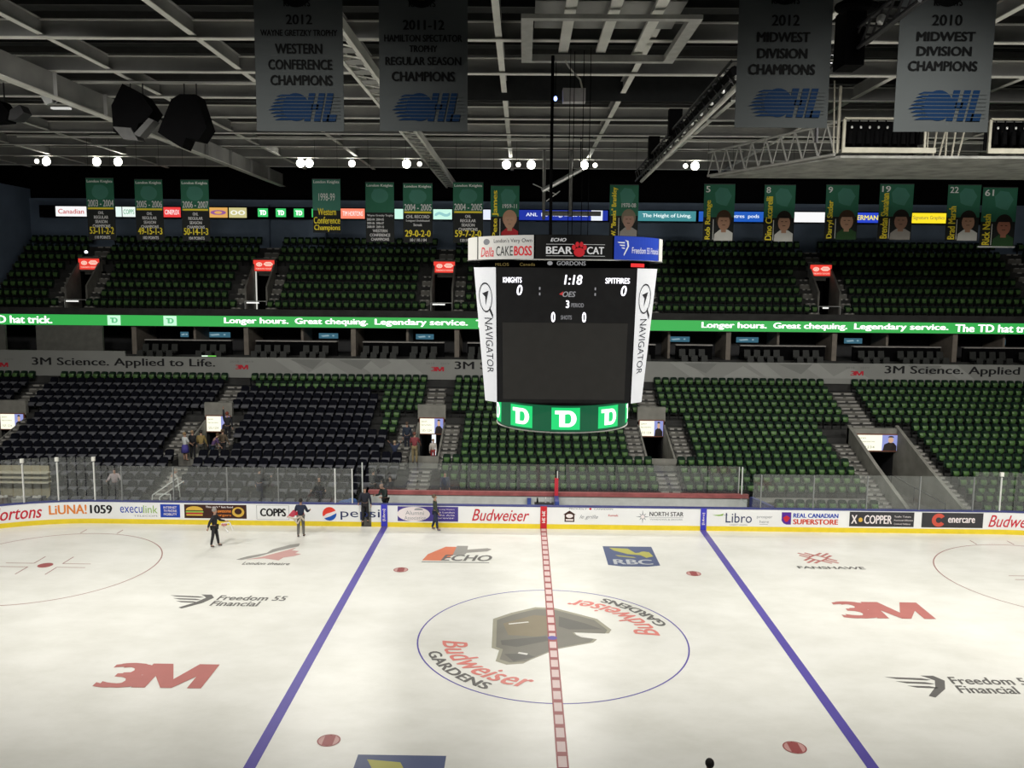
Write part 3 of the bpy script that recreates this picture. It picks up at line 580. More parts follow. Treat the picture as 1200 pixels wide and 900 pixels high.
# LED ribbon
LG = lamp_mat('led_green', (0.035, 0.42, 0.075), 1.0); LW = lamp_mat('led_white', (1, 1, 1), 1.6); LM = lamp_mat('led_mint', (0.6, 1.0, 0.72), 1.0)
rib = empty('ribbon_display', (0, 30.62, 8.72), label='long green lit ribbon display with white slogan below the upper stand', cat='led display')
b = MB().m(DARK); b.box(XL, XR, 0, .08, -.03, .75); b.build('housing', None, rib)
b = MB(wallS(-.003)).m(LG); b.rect(XL, 0, XR, .72); b.build('screen', None, rib)
b = MB(wallS(-.008)).m(LW)
def slogan(x0, x1s):
    for t, a, c in x1s: b.text(t, x0+a, .11, x0+c, .62, .035)
SEG = [('Longer hours.', 0, 4.42), ('Great chequing.', 4.85, 9.85), ('Legendary service.', 10.3, 16.65), ('The TD hat trick.', 17.1, 22.9)]
slogan(-21.5, [s_ for s_ in SEG[:3]]); b.text('The TD', -4.3, .11, -2.0, .62, .035); slogan(11.0, SEG); b.text('The TD hat trick.', -39.1, .11, -33.3, .62, .035)
b.m(LM)
for x in (-29.05, -25.2): b.rect(x-.45, .03, x+.45, .69)
b.m(LW)
b.m(lamp_mat('led_td', (.15, .7, .3), .8))
for x in (-29.05, -25.2): letTD(b, x-.26, .18, .52, .36, .02)
b.build('lettering', None, rib)
# back-wall LED adverts
bw = empty('ribbon_display', (0, 37.3, 16.5), label='row of coloured lit adverts on the navy wall behind the upper stand', cat='led display')
b = MB().m(BLACK); b.box(-37.5, 34.5, 0, .2, -.08, .82); b.build('housing', None, bw)
def lm(n, c, s=1.0): return lamp_mat('ad_'+n, c, s)
ADS = [(-36.26, -33.93, 'w', (.95, .95, .95), 'Canadian', (.6, .1, .1)), (-31.73, -31.28, 'w2', (.8, .95, .9), '', None), (-31.22, -30.25, 'mintw', (.85, .95, .9), 'COPPS', (.1, .4, .2)), (-28.12, -26.83, 'r', (.85, .05, .05), 'CINEPLEX', (1, .9, .9)),
       (-24.71, -23.3, 'food', (.75, .4, .1), 'o', (.3, .1, .3)), (-23.2, -21.87, 'food2', (.6, .55, .25), 'oo', (.9, .9, .8)), (-14.81, -13.01, 'coral', (1, .25, .15), 'TIM HORTONS', (1, .9, .85)), (-10.77, -10.13, 'mint', (.6, .95, .8), '', None), (-7.88, -6.48, 'mint', (.6, .95, .8), '~', (.3, .6, .6)),
       (-4.17, -3.54, 'pale', (.8, .85, 1), '', None), (-1.49, 5.14, 'blue', (.01, .03, .35), 'ANL  It\'s living, made real well.', (.8, .85, 1)), (3.9, 4.75, 'pale2', (.85, .9, .95), '', None), (7.37, 11.69, 'teal', (.05, .25, .28), 'The Height of Living.', (.85, 1, 1)), (11.9, 16.77, 'blue2', (.01, .1, .5), 'H  SmartCentres  pods', (.8, .9, 1)),
       (16.9, 21.34, 'w', (.95, .95, .95), '', None), (23.49, 25.32, 'blue3', (.02, .06, .6), 'ERMAN', (1, .85, .1)), (27.54, 30.31, 'yel', (1, .78, .02), 'Signature Graphics', (.4, .3, .05))]
for a, c, n, col, t, tc in ADS:
    b = MB(wallS(-.003)).m(lm(n, col)); off = .004 if n != 'pale2' else .01; b.rect(a, 0, c, .74, off)
    if t: b.m(lm('t_'+n+t[:1].replace('~', 'x'), tc)); b.text(t, a+.08*(c-a), .2, c-.08*(c-a), .55, .02, 0, off+.006)
    b.build('advert', None, bw)
for i, x in enumerate((-20.65, -19.3, -17.95, -16.6)):
    b = MB(wallS(-.003)).m(lm('td', (.05, .6, .15))); b.rect(x-.38, .08, x+.38, .7); b.m(LW).text('TD', x-.25, .22, x+.25, .56, .05, 0, .012); b.build('advert', None, bw)

# ------------------------------------------------------------------ roof
b = MB(); b.box(XL, XR, -20, 39, 22.2, 22.4); tag(b.build('ceiling', DECK), 'dark roof deck', 'roof', kind='structure')
BZ = 19.84
for k in range(-1, 8):
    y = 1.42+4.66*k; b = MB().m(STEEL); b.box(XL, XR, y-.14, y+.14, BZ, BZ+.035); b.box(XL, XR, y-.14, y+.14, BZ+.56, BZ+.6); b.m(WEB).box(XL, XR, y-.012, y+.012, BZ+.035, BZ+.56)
    tag(b.build('roof_beam', None), 'grey steel roof beam across the hall, %s from the near edge' % nth(k+2), 'beam', 'cross roof beams', 'structure')
for k in range(-8, 9):
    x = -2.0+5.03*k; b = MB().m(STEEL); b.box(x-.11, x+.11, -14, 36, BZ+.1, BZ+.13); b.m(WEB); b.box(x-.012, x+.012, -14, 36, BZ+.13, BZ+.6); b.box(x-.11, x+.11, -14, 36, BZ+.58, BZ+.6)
    tag(b.build('roof_joist', None), 'grey steel joist running away from the rink, %s from the far end' % nth(k+9), 'beam', 'lengthwise roof joists', 'structure')
PURL = mat('purlin_grey', (0.06, 0.06, 0.058), .6)
for k in range(30):
    y = -6+1.55*k; b = MB(); b.box(XL, XR, y-.04, y+.04, 21.0, 21.25); tag(b.build('roof_purlin', PURL), 'thin grey roof purlin above the beams, %s from the near edge' % nth(k+1), 'beam', 'roof purlins', 'structure')
# deeper girders
b = MB().m(STEEL); b.box(-19.45, -19.05, -14, 37.8, 18.85, 18.9); b.m(WEB).box(-19.27, -19.23, -14, 37.8, 18.9, 19.8)
for y in range(-10, 38, 4): b.box(-19.42, -19.08, y-.02, y+.02, 18.9, 19.8)
tag(b.build('roof_girder', None), 'deep plate girder under the roof above the hanging loudspeakers', 'girder', kind='structure')
b = MB().m(STEEL)
for x in (-6.9, -6.2): b.box(x-.06, x+.06, -4.1, 37.8, 18.85, 18.92)
for x in (-6.9, -6.2): b.box(x-.02, x+.02, -4.1, 37.8, 18.92, 19.25)
y = -4
while y < 37: b.m(WEB).box(-6.9, -6.2, y, y+.55, 18.9, 18.93); b.m(STEEL); b.slab([(-6.9, y+.6, 18.9), (-6.2, y+1.3, 18.9), (-6.2, y+1.4, 18.9), (-6.9, y+.7, 18.9)], (0, 0, .03)); y += 1.4
tag(b.build('roof_girder', None), 'laced box girder with tie plates behind the wide pale banners', 'girder', kind='structure')
# hoist frame over the scoreboard
hf = empty('hoist_grid', (1.3, -.1, 19.35), label='pale grey rectangular hoist frame under the roof above the scoreboard', cat='frame')
b = MB(); b.box(-2.55, 2.55, 2.1, 2.35, 0, .22); b.box(-2.55, 2.55, -2.65, -2.4, 0, .12); b.box(-2.55, -2.2, -2.4, 2.1, 0, .2); b.box(2.2, 2.55, -2.4, 2.1, 0, .2); b.build('perimeter', mat('hoist_grey', (.5, .5, .48), .5), hf)
for x in (-1.15, .1, 1.35):
    b = MB(); b.box(x-.16, x+.16, -8, 3.0 if x > 0.5 else 2.2, .3, .4); b.build('cross_bar', STEEL, hf)
b = MB(); b.box(-2.15, 2.15, -2.4, .3, .55, .62); b.build('cover_plate', WEB, hf)
b = MB(); b.box(-2.2, 2.2, .35, 2.1, .9, 1.0); b.build('drape', BLACK, hf)
b = MB(); b.box(-3.9, 7.6, 9.75, 9.85, 19.62, 21.15); tag(b.build('masking_curtain', mat('curtain', (.02, .022, .023), .9)), 'black masking curtain under the roof behind the hoist box', 'curtain')
g = empty('hoist_box', (.53, 2.0, 18.0), label='white control box hanging on a bent cable above the scoreboard', cat='box')
b = MB(); b.box(-.38, .38, -.2, .2, 0, .44); b.build('case', mat('white_case', (.7, .68, .7), .4), g)
b = MB(); b.path([(.28, 0, .44), (.2, 0, .75), (-.2, -.1, 1.15), (-.32, -.2, 1.33)], .03); b.build('cable', STEEL, g)
g = empty('signal_lamp', (-.09, 2.0, 18.13), label='tiny blue lamp beside the white control box', cat='lamp'); b = MB(); b.sphere((0, 0, 0), .06, .05, .08); b.build('lens', lamp_mat('blue_lamp', (.2, .3, 1), 6), g)
b = MB(); b.tube((0, 0, .09), (0, 0, 1.2), .012); b.build('cable', BLACK, g)
g = empty('roof_rig', (0, 0, 0), label='thin black rigging lines dropping from the roof to the scoreboard', cat='rigging')
for x, y in ((-.2, 1.9), (.35, 1.0), (.5, 1.3), (.8, 1.2), (1.0, .9)):
    b = MB(); b.tube((x, y, 13.2), (x, y, 19.5), .055 if x < 0 else .012, 6); b.build('line', BLACK, g)
# catwalk truss and platform over the far corner
pf = empty('catwalk_platform', (0, 0, 0), label='grey underside catwalk platform with lattice edge above the green portrait banners', cat='catwalk')
GRATE = mat('catwalk_soffit', (.30, .30, .28), .6, .2, var=.35, scale=1.5)
b = MB(); b.slab([(11.5, 7.4, 17.0), (30, 7.0, 17.0), (30, 14.2, 17.0), (7.8, 14.4, 17.0)], (0, 0, .1)); b.build('deck', GRATE, pf)
A_, B_ = Vector((11.3, 7.5, 17.15)), Vector((7.7, 14.4, 17.1)); hA, hB = 1.25, 1.1
b = MB()
b.tube(A_+Vector((0, 0, hA)), B_+Vector((0, 0, hB)), .06); b.tube(A_, B_, .06); n = 9
for i in range(n):
    p = A_.lerp(B_, i/n); q = A_.lerp(B_, (i+.55)/n); h1 = hA+(hB-hA)*(i+.55)/n
    b.tube(p, q+Vector((0, 0, h1)), .045); b.tube(q+Vector((0, 0, h1)), A_.lerp(B_, (i+1)/n), .03)
b.build('side_truss', mat('truss_grey', (.30, .30, .28), .5), pf)
b = MB()
for i in range(6): x = 15+.25*i; b.tube((x, 7.6, 17.1), (x+.12*(i % 3), 7.6, 18.4), .04)
b.tube((11.4, 7.5, 17.2), (11.4, 7.5, 19.8), .06); b.tube((11.25, 7.5, 17.2), (11.15, 7.5, 20), .03); b.build('front_braces', mat('cream_steel', (.42, .40, .33), .5), pf)
CREAM = mat('cream_rack', (.50, .48, .39), .5)
for k, (xa, xc) in enumerate(((11.55, 14.75), (17.3, 22.5))):
    g = empty('lamp_rack', (xa, 7.3, 17.2), label=('cream framed rack of hanging black lamps at the lattice end of the catwalk', 'cream framed rack of black lamps cut by the picture edge')[k], cat='lamp rack', group='lamp racks on the catwalk')
    wd = xc-xa; b = MB(); b.box(-.05, wd+.45, -.06, .06, 0, .2); b.box(0, wd, -.05, .05, 1.28, 1.36); b.box(-.05, .05, -.05, .05, .2, 1.3); b.box(wd-.04, wd+.04, -.05, .05, .2, 1.3); b.build('frame', CREAM, g)
    b = MB(); b.box(.05, wd-.05, .5, .55, .2, 1.3); b.build('backing', BLACK, g)
    for i in range(int(wd/.35)):
        x = .28+.35*i; b = MB().m(BLACK); b.tube((x, .1, .35), (x, .1, .85), .12, 10, .09); b.tube((x, .1, .85), (x, .1, 1.28), .03, 6); b.m(ALU).sphere((x+.02, -.02, .98), .05, .04, .06, 8, 6); b.build('lamp_head', None, g)
# black cable truss towards the portrait banners
g = empty('cable_truss', (0, 0, 0), label='long black lattice truss with bright lower chord running towards the bald man banner', cat='truss')
a0, a1 = Vector((4.9, -1.8, 17.9)), Vector((5.45, 24, 17.9)); b = MB().m(STEEL); b.tube(a0+Vector((.35, 0, 0)), a1+Vector((.35, 0, 0)), .09, 8); b.m(DARK)
off = [Vector((0, 0, 0)), Vector((0, 0, .55)), Vector((.35, 0, .55))]
for o in off: b.tube(a0+o, a1+o, .045)
for i in range(26):
    p = a0.lerp(a1, i/26); q = a0.lerp(a1, (i+1)/26)
    b.tube(p, q+off[1], .022, 5); b.tube(p+off[1], p+off[2], .022, 5); b.tube(p+Vector((.35, 0, 0)), q+off[2], .022, 5)
b.build('lattice', None, g)
b = MB(); b.tube(a0+Vector((.1, 0, .3)), a1+Vector((.1, -4, .3)), .13, 8); b.build('cable_bundle', BLACK, g)
b = MB(); [b.sphere(a0.lerp(a1, i/14)+Vector((.15, 0, .08)), .07, .07, .07, 8, 6) for i in range(9)]; b.build('clamp', ALU, g)
b = MB(); [b.box(a0.lerp(a1, t).x-.15, a0.lerp(a1, t).x+.4, a0.lerp(a1, t).y-.2, a0.lerp(a1, t).y+.2, 18.2, 19.3) for t in (.45, .72)]; b.build('hoist_motor', BLACK, g)
g = empty('cable_truss', (0, 0, 0), label='short black truss hung with loudspeakers between two wide pale banners', cat='truss')
b = MB().m(DARK); c0, c1 = Vector((7.1, -2.6, 17.75)), Vector((7.35, -8.5, 18.1))
for o in (Vector((0, 0, 0)), Vector((0, 0, .5)), Vector((.4, 0, .25))): b.tube(c0+o, c1+o, .05)
for i in range(10): p = c0.lerp(c1, i/10); q = c0.lerp(c1, (i+1)/10); b.tube(p, q+Vector((0, 0, .5)), .03); b.tube(p+Vector((0, 0, .5)), q+Vector((.4, 0, .25)), .03)
b.build('lattice', None, g)
b = MB(); b.box(6.9, 7.4, -5.4, -4.6, 17.5, 18.9); b.build('cabinet', BLACK, g); b = MB(); b.sphere((7.2, -5.2, 18.95), .55, .4, .2); b.build('cable_coil', BLACK, g)
b = MB(); b.tube((7.15, -2.8, 16.0), (7.15, -2.8, 19.8), .05); b.build('drop_pole', DARK, g)
b = MB().m(ALU); b.sphere((7.3, -6.6, 18.25), .12, .12, .12); b.sphere((7.25, -4.4, 17.95), .07, .07, .12); b.build('clamp', None, g)
# small silver arm by the bald man banner
g = empty('swing_boom', (0, 0, 0), label='small silver arm angled under the roof behind the scoreboard lines', cat='arm')
b = MB(); b.tube((-.05, 24, 17.3), (2.3, 24, 18.6), .14); b.build('arm', ALU, g); b = MB(); b.tube((2.2, 24, 18.5), (2.2, 24, 22.2), .04); b.build('hanger', DARK, g); b = MB(); b.tube((-.6, 24, 17.7), (.8, 24, 17.1), .03); b.tube((.2, 24, 16.7), (1.0, 24, 17.3), .03); b.build('clamp', ALU, g)
b = MB(); b.tube((.15, 28, 15.9), (.15, 28, 22.2), .1); b.tube((1.85, 28, 16.1), (1.85, 28, 22.2), .1); b.tube((.15, 28, 16.3), (3.8, 28, 16.3), .15); tag(b.build('hanger_rig', mat('dull_steel', (.2, .2, .19), .6)), 'dull grey hanging frame behind the scoreboard', 'frame')

# pipes that carry the banners and loudspeakers
for xa, xc, y, lb in ((-30, 31, 22.0, 'long pipe carrying the green banners'), (-24, -11, 8.1, 'pipe carrying the hanging loudspeakers'), (-12.2, -1.9, -4.5, 'pipe carrying the wide banners on the speaker side'), (2.9, 8.2, -5.0, 'pipe carrying the 2012 division banner'), (7.9, 13.2, -6.3, 'pipe carrying the 2010 division banner')):
    b = MB(); b.box(xa, xc, y-.04, y+.04, 19.86, 19.95); tag(b.build('hanging_pipe', STEEL), lb, 'pipe', kind='structure')
# loudspeakers
def speaker(loc, pts_b, pts_t, label):
    g = empty('loudspeaker', loc, label=label, cat='loudspeaker', group='hanging loudspeakers')
    return g
def cab(parent, q, d, name, mt=BLACK):
    b = MB(); b.slab([(x, 0, z) for x, z in q], (0, d, 0)); return b.build(name, mt, parent)
g = empty('loudspeaker', (-17.0, 7.6, 18.6), label='black hanging loudspeaker cluster with grey lower horn, beside the plate girder', cat='loudspeaker', group='hanging loudspeakers')
cab(g, [(-.75, -.75), (-.78, .3), (-.3, 1.15), (.45, .75), (.9, .1), (.55, -.35), (.3, -.4), (.1, -.85)], 1.0, 'cabinet')
b = MB(); b.slab([(-.72, -.1, -.55), (-.3, -.1, -1.05), (.3, -.1, -1.1), (.0, -.1, -.6)], (0, .7, .05)); b.slab([(.1, -.1, -.85), (.75, -.1, -.2), (.95, -.1, -.3), (.35, -.1, -.95)], (0, .6, 0)); b.build('horn', mat('horn_grey', (.09, .09, .09), .6), g)
b = MB(); b.tube((-.2, .5, 1.0), (-.2, .5, 1.28), .03); b.tube((.3, .5, .7), (.3, .5, 1.28), .03); b.build('hanger', DARK, g)
g = empty('loudspeaker', (-14.9, 7.6, 18.4), label='black hanging loudspeaker cluster tapering upward, next to the pale banner', cat='loudspeaker', group='hanging loudspeakers')
cab(g, [(-1.05, -.55), (-.45, .75), (-.1, .95), (.55, .95), (.75, .3), (.95, -.35), (.6, -.85), (.1, -.75), (-.1, -1.15), (-.6, -.85)], 1.0, 'cabinet')
b = MB(); b.tube((-.1, .5, .9), (-.1, .5, 1.48), .03); b.tube((.4, .5, .9), (.4, .5, 1.48), .03); b.build('hanger', DARK, g)
g = empty('loudspeaker', (-22.0, 7.6, 18.6), label='small twin black horn loudspeaker at the far end under the girder', cat='loudspeaker', group='hanging loudspeakers')
cab(g, [(-.8, -.4), (-.8, .4), (-.3, .45), (.05, .0), (-.1, -.35)], .7, 'cabinet'); cab(g, [(.0, -.3), (.1, .1), (.5, .3), (.65, 0), (.3, -.3)], .6, 'horn', DARK)
b = MB(); b.tube((-.4, .5, .4), (-.4, .5, 1.28), .03); b.build('hanger', DARK, g)
g = empty('utility_light', (-20.3, 7.6, 19.35), label='small white work light with bent silver arms beside the plate girder', cat='lamp')
b = MB(); b.slab([(-.35, 0, -.1), (-.15, 0, -.45), (.15, 0, -.35), (.0, 0, .1)], (0, .15, 0)); b.build('plate', ALU, g); b = MB(); b.box(.1, .85, -.1, .1, -.62, -.55); b.build('tube_lamp', lamp_mat('tube_lamp', (1, 1, .95), .6), g)
b = MB(); b.path([(.15, .1, -.4), (.5, .1, -.1), (.6, .1, .2), (.9, .1, .35)], .03); b.build('arm', ALU, g)
b = MB(); b.box(-6.8+.0, -5.5, 9.6, 10.0, 18.35, 18.75); 

# floodlights with glowing heads
GLOW = lamp_mat('flood_lens', (1, .97, .85), 30); GLOW2 = lamp_mat('flood_lens_dim', (1, .96, .85), 8)
for i, (x, s_) in enumerate(FLOODS):
    side = 'bright' if s_ > .7 else 'dim'
    g = empty('floodlight', (x*.981, 29.4, 19.5), label='%s round floodlight under the far roof beam, %s of its kind from the speaker end' % (side, nth(i+1 if i < 12 else i-11)), cat='floodlight', group='floodlights under the far beam')
    r = .26*(s_ if s_ > .7 else .55)
    b = MB(); b.lathe((0, 0, 0), [(.02, .18), (r*.6, .15), (r*1.05, -.02)], 14, 'y'); fh = b.build('housing', STEEL, g, True)
    b = MB(); b.sphere((0, -.05, 0), r, .08, r, 16, 8); b.build('lens', GLOW if s_ > .7 else GLOW2, fh, True)
    b = MB(); b.tube((0, .1, 0), (0, .1, .345), .03); b.build('bracket', DARK, g)

# ------------------------------------------------------------------ banners
CLOTH = mat('silver_cloth', (.18, .20, .205), .9, var=.05, scale=.6); INKB = ink('banner_black', (.015, .016, .017)); INKU = ink('banner_blue', (.014, .055, .16))
def cloth(wd, h, n=14, m=10, amp=.012, t=.012):
    b = MB(); vs = []; fs = []
    for j in range(m+1):
        for i in range(n+1):
            u, v = i/n, j/m; vs.append((u*wd-wd/2, amp*math.sin(u*7+v*2)*v, -v*h))
    for j in range(m):
        for i in range(n): a = j*(n+1)+i; fs.append((a, a+n+1, a+n+2, a+1))
    b.add(vs, fs); k = len(vs); b.add([(x, y+t, z) for x, y, z in vs], [tuple(reversed(f)) for f in fs])
    return b
def ohl(b, u0, v0, wd, h, bg):
    b.m(INKU); b.ell(u0+.42*wd, v0+.5*h, .19*wd, .5*h, .0095)
    for i in range(8): y = v0+h*(.03+.12*i); b.poly([(u0+(.02+.03*abs(i-3))*wd, y), (u0+.4*wd, y), (u0+.4*wd, y+.075*h), (u0+(.1+.03*abs(i-3))*wd, y+.075*h)], .008)
    def para(a, c, y0=0, y1=1): b.poly([(u0+a*wd+.08*wd*y0, v0+y0*h), (u0+c*wd+.08*wd*y0, v0+y0*h), (u0+c*wd+.08*wd*y1, v0+y1*h), (u0+a*wd+.08*wd*y1, v0+y1*h)], .008)
    para(.53, .62); para(.67, .76); para(.6, .7, .42, .6); para(.79, .88); para(.85, .98, 0, .25)
    b.m(bg)
    for i in range(7): y = v0+h*(.11+.125*i); b.rect(u0+.2*wd, y, u0+wd*1.05, y+.018*h, .011)
def big_banner(x, y, zt, zb, wd, lines, label, hx):
    g = empty('championship_banner', (x, y, zt), label=label, cat='banner', group='wide pale championship banners')
    h = zt-zb; cloth(wd, h).build('cloth', CLOTH, g, True)
    b = MB(); b.tube((-wd/2-.05, .0, .02), (wd/2+.05, .0, .02), .04); b.build('rod', ALU, g)
    b = MB(); [b.tube((s_*wd*.4, 0, .02), (s_*wd*.4, 0, max(.1, 19.88-zt)), .01, 5) for s_ in (-1, 1)]; b.build('hanger', BLACK, g)
    b = MB(wallS(-.016, -wd/2, -h)).m(INKB)
    for t, v0, v1, a, c, bold in lines: b.text(t, a*wd, v0, c*wd, v1, bold)
    b.build('lettering', None, g)
    b = MB(wallS(-.016, -wd/2, -h)); ohl(b, .12*wd, .26, .8*wd, .72, CLOTH); b.build('logo', None, g)
    b = MB(wallS(-.016, -wd/2, -h)).m(INKB); b.ring(.48*wd, hx+.35, .22, .42, .004, 24, PI, 2*PI); b.m(ink('banner_gold', (.25, .22, .08))).ell(.48*wd, hx+.3, .2, .2); b.m(INKB); b.text('KNIGHTS', .34*wd, hx-.05, .64*wd, hx+.12, .05); b.build('crest', None, g)
big_banner(-7.08, -4.5, 19.55, 15.93, 2.33, [('2012', 2.72, 2.97, .36, .66, .03), ('WAYNE GRETZKY TROPHY', 2.43, 2.59, .07, .94, .045), ('WESTERN', 1.98, 2.24, .23, .77, .05), ('CONFERENCE', 1.58, 1.84, .15, .88, .05), ('CHAMPIONS', 1.18, 1.44, .17, .88, .05)], 'wide pale banner reading conference champions, nearest the loudspeakers', 3.22)
big_banner(-3.80, -4.5, 19.55, 15.95, 2.33, [('2011-12', 2.58, 2.83, .27, .74, .04), ('HAMILTON SPECTATOR', 2.28, 2.46, .06, .94, .045), ('TROPHY', 2.02, 2.19, .34, .66, .045), ('REGULAR SEASON', 1.69, 1.9, .07, .93, .045), ('CHAMPIONS', 1.28, 1.53, .14, .86, .05)], 'wide pale banner reading regular season champions, left of the hoist frame', 3.2)
big_banner(5.5, -5.0, 19.55, 16.02, 2.38, [('2012', 2.52, 2.79, .35, .65, .03), ('MIDWEST', 2.12, 2.37, .2, .77, .05), ('DIVISION', 1.72, 1.97, .21, .75, .05), ('CHAMPIONS', 1.32, 1.58, .12, .84, .05)], 'wide pale banner reading 2012 division champions, beside the black truss', 3.1)
big_banner(9.0, -6.3, 19.55, 15.72, 2.28, [('2010', 2.48, 2.73, .33, .65, .03), ('MIDWEST', 2.12, 2.34, .18, .8, .05), ('DIVISION', 1.78, 2.0, .19, .77, .05), ('CHAMPIONS', 1.43, 1.66, .11, .84, .05)], 'wide pale banner reading 2010 division champions, above the lamp rack', 2.98)
BG = ink('banner_green', (.03, .14, .085)); BGL = ink('banner_green_light', (.06, .2, .15)); BB = ink('banner_dark', (.018, .02, .02)); BY = ink('banner_yellow', (.85, .70, .05)); BWH = ink('banner_white', (.72, .74, .72)); BGT = ink('banner_grey_text', (.66, .66, .67))
def small_frame(x, wd, zt, zb, label, group, split=.5):
    g = empty('green_banner', (x, 22.0, zt), label=label, cat='banner', group=group); h = zt-zb
    cloth(wd, h, 6, 6, .008).build('cloth', BB, g, True)
    b = MB(); b.tube((-wd/2, 0, .02), (wd/2, 0, .02), .03); b.build('rod', DARK, g)
    b = MB(); [b.tube((s_*wd*.4, 0, .02), (s_*wd*.4, 0, 19.88-zt), .008, 5) for s_ in (-1, 1)]; b.build('hanger', BLACK, g)
    return g, h
def season(x, wd, zt, zb, year, lines, rec, foot, label):
    g, h = small_frame(x, wd, zt, zb, label, 'green and black season banners')
    b = MB(wallS(-.012, -wd/2, -h)).m(BG); b.rect(0, h*.5, wd, h); b.m(BGL); b.ell(wd*.5, h*.78, wd*.3, h*.12, .007); b.ell(wd*.35, h*.86, wd*.08, h*.035, .009); b.m(BWH).text('London Knights', wd*.04, h*.92, wd*.96, h*.975, .03)
    b.m(BGT).text(year, wd*.04, h*.545, wd*.97, h*.655, .02)
    if rec: b.m(BY); b.rect(wd*.04, h*.5, wd*.96, h*.53, .006)
    b.build('crest', None, g)
    b = MB(wallS(-.012, -wd/2, -h)).m(BGT); v = h*.47
    for t, hh, a, c in lines: b.text(t, a*wd, v-hh*h, c*wd, v, .035); v -= hh*h+.022*h
    if rec: b.m(BY).text(rec, wd*.06, h*.1, wd*.94, h*.215, .03)
    if foot: b.m(BGT).text(foot, wd*.24, h*.02, wd*.8, h*.07, .03)
    b.build('lettering', None, g)
RS = [('OHL', .05, .4, .6), ('REGULAR', .05, .24, .76), ('SEASON', .05, .28, .72), ('CHAMPIONS', .05, .18, .82)]
season(-25.4, 1.6, 17.61, 14.13, '2003 - 2004', RS, '53-11-2-2', '110 POINTS', 'green and black season banner with record 53-11-2-2')
season(-22.6, 1.6, 17.55, 14.13, '2005 - 2006', RS, '49-15-1-3', '102 POINTS', 'green and black season banner with record 49-15-1-3')
season(-19.95, 1.6, 17.55, 14.12, '2006 - 2007', RS, '50-14-1-3', '104 POINTS', 'green and black season banner with record 50-14-1-3')
g, h = small_frame(-12.4, 1.6, 17.65, 14.65, 'green banner with large yellow conference lettering', 'green and black season banners'); wd = 1.6
b = MB(wallS(-.012, -wd/2, -h)).m(BGL); b.rect(0, h*.42, wd, h); b.m(BWH).text('London Knights', wd*.04, h*.91, wd*.96, h*.98, .03); b.text('1998-99', wd*.22, h*.6, wd*.8, h*.74, .0); b.build('crest', None, g)
b = MB(wallS(-.012, -wd/2, -h)).m(BY); b.text('Western', wd*.18, h*.33, wd*.84, h*.46, .03); b.text('Conference', wd*.03, h*.17, wd*.98, h*.3, .03); b.text('Champions', wd*.04, h*.02, wd*.98, h*.15, .03); b.build('lettering', None, g)
season(-9.35, 1.63, 17.49, 14.14, '', [('Wayne Gretzky Trophy', .045, .05, .97), ('2003-04  2004-05', .04, .04, .64), ('2005-06  2006-07', .04, .04, .64), ('2008-09  2009-10', .04, .04, .64), ('WESTERN', .05, .24, .76), ('CONFERENCE', .05, .14, .86), ('CHAMPIONS', .05, .18, .82)], '', '', 'green and black season banner with a list of seasons and white conference lettering')
season(-7.18, 1.68, 17.45, 14.13, '2004 - 2005', [('CHL RECORD', .055, .1, .9), ('Longest Undefeated', .045, .1, .9), ('Streak', .045, .35, .65)], '29-0-2-0', '10 / 10 / 04', 'green and black season banner with record 29-0-2-0')
season(-4.3, 1.72, 17.52, 14.13, '2004 - 2005', RS, '59-7-2-0', '120 POINTS', 'green and black season banner with record 59-7-2-0')
HR = {'brown': ink('hair_brown', (.06, .035, .02)), 'dark': ink('hair_dark', (.02, .016, .014)), 'grey': ink('hair_grey', (.2, .17, .12)), 'none': ink('hair_bald', (.45, .26, .17))}
def portrait(x, wd, zt, zb, num, name, hair, shirt, label, skin=(.42, .24, .16), n1=.72, cap=''):
    g, h = small_frame(x, wd, zt, zb, label, 'green portrait banners')
    b = MB(wallS(-.012, -wd/2, -h)).m(BG); b.rect(0, h*.42, wd, h); b.m(BGL); b.poly([(wd*.4, h*.68), (wd*.35, h*.85), (wd*.5, h*.95), (wd*.75, h*.93), (wd*.9, h*.8), (wd*.75, h*.62), (wd*.55, h*.64)], .006); b.ell(wd*.42, h*.84, wd*.06, h*.035, .009); b.build('crest', None, g)
    b = MB(wallS(-.012, -wd/2, -h)).m(BY); b.text(name, wd*.06, h*.02, wd*.28, h*n1, .035, 0, .012, 90)
    if num: b.m(BWH); b.text(num, wd*.06, h*.86, wd*(.2 if len(num) < 2 else .32), h*.97, .02)
    if cap: b.m(BGT); b.text(cap, wd*.42, h*.58, wd*.92, h*.66, .02)
    b.m(BWH).rect(wd*.32, h*.02, wd*.34, h*.38, .006); b.build('lettering', None, g)
    b = MB(wallS(-.012, -wd/2, -h)).m(ink('shirt_'+shirt, dict(white=(.6, .6, .57), green=(.03, .08, .03), red=(.45, .03, .04), pale=(.3, .28, .26))[shirt]))
    b.poly([(wd*.36, 0), (wd*.38, h*.12), (wd*.55, h*.2), (wd*.8, h*.2), (wd*.97, h*.14), (wd*.97, 0)], .008)
    sk = ink('pskin_%d' % int(skin[0]*100+skin[2]*1000), skin); cu, cv = wd*.67, h*.33
    b.m(HR[hair]).ell(cu, cv+h*.055, wd*.25, h*.165, .010, 24); b.m(sk); b.rect(cu-wd*.08, h*.15, cu+wd*.08, h*.24, .011); b.ell(cu, cv, wd*.195, h*.145, .013, 20)
    b.m(HR[hair]); b.ell(cu, cv+h*.075, wd*.2, h*.095, .0145, 16, .12, PI-.12)
    b.m(HR['dark' if hair != 'none' else 'grey']); b.rect(cu-wd*.1, cv+h*.02, cu-wd*.03, cv+h*.03, .016); b.rect(cu+wd*.03, cv+h*.02, cu+wd*.1, cv+h*.03, .016); b.rect(cu-wd*.05, cv-h*.055, cu+wd*.05, cv-h*.045, .016)
    b.build('portrait', None, g)
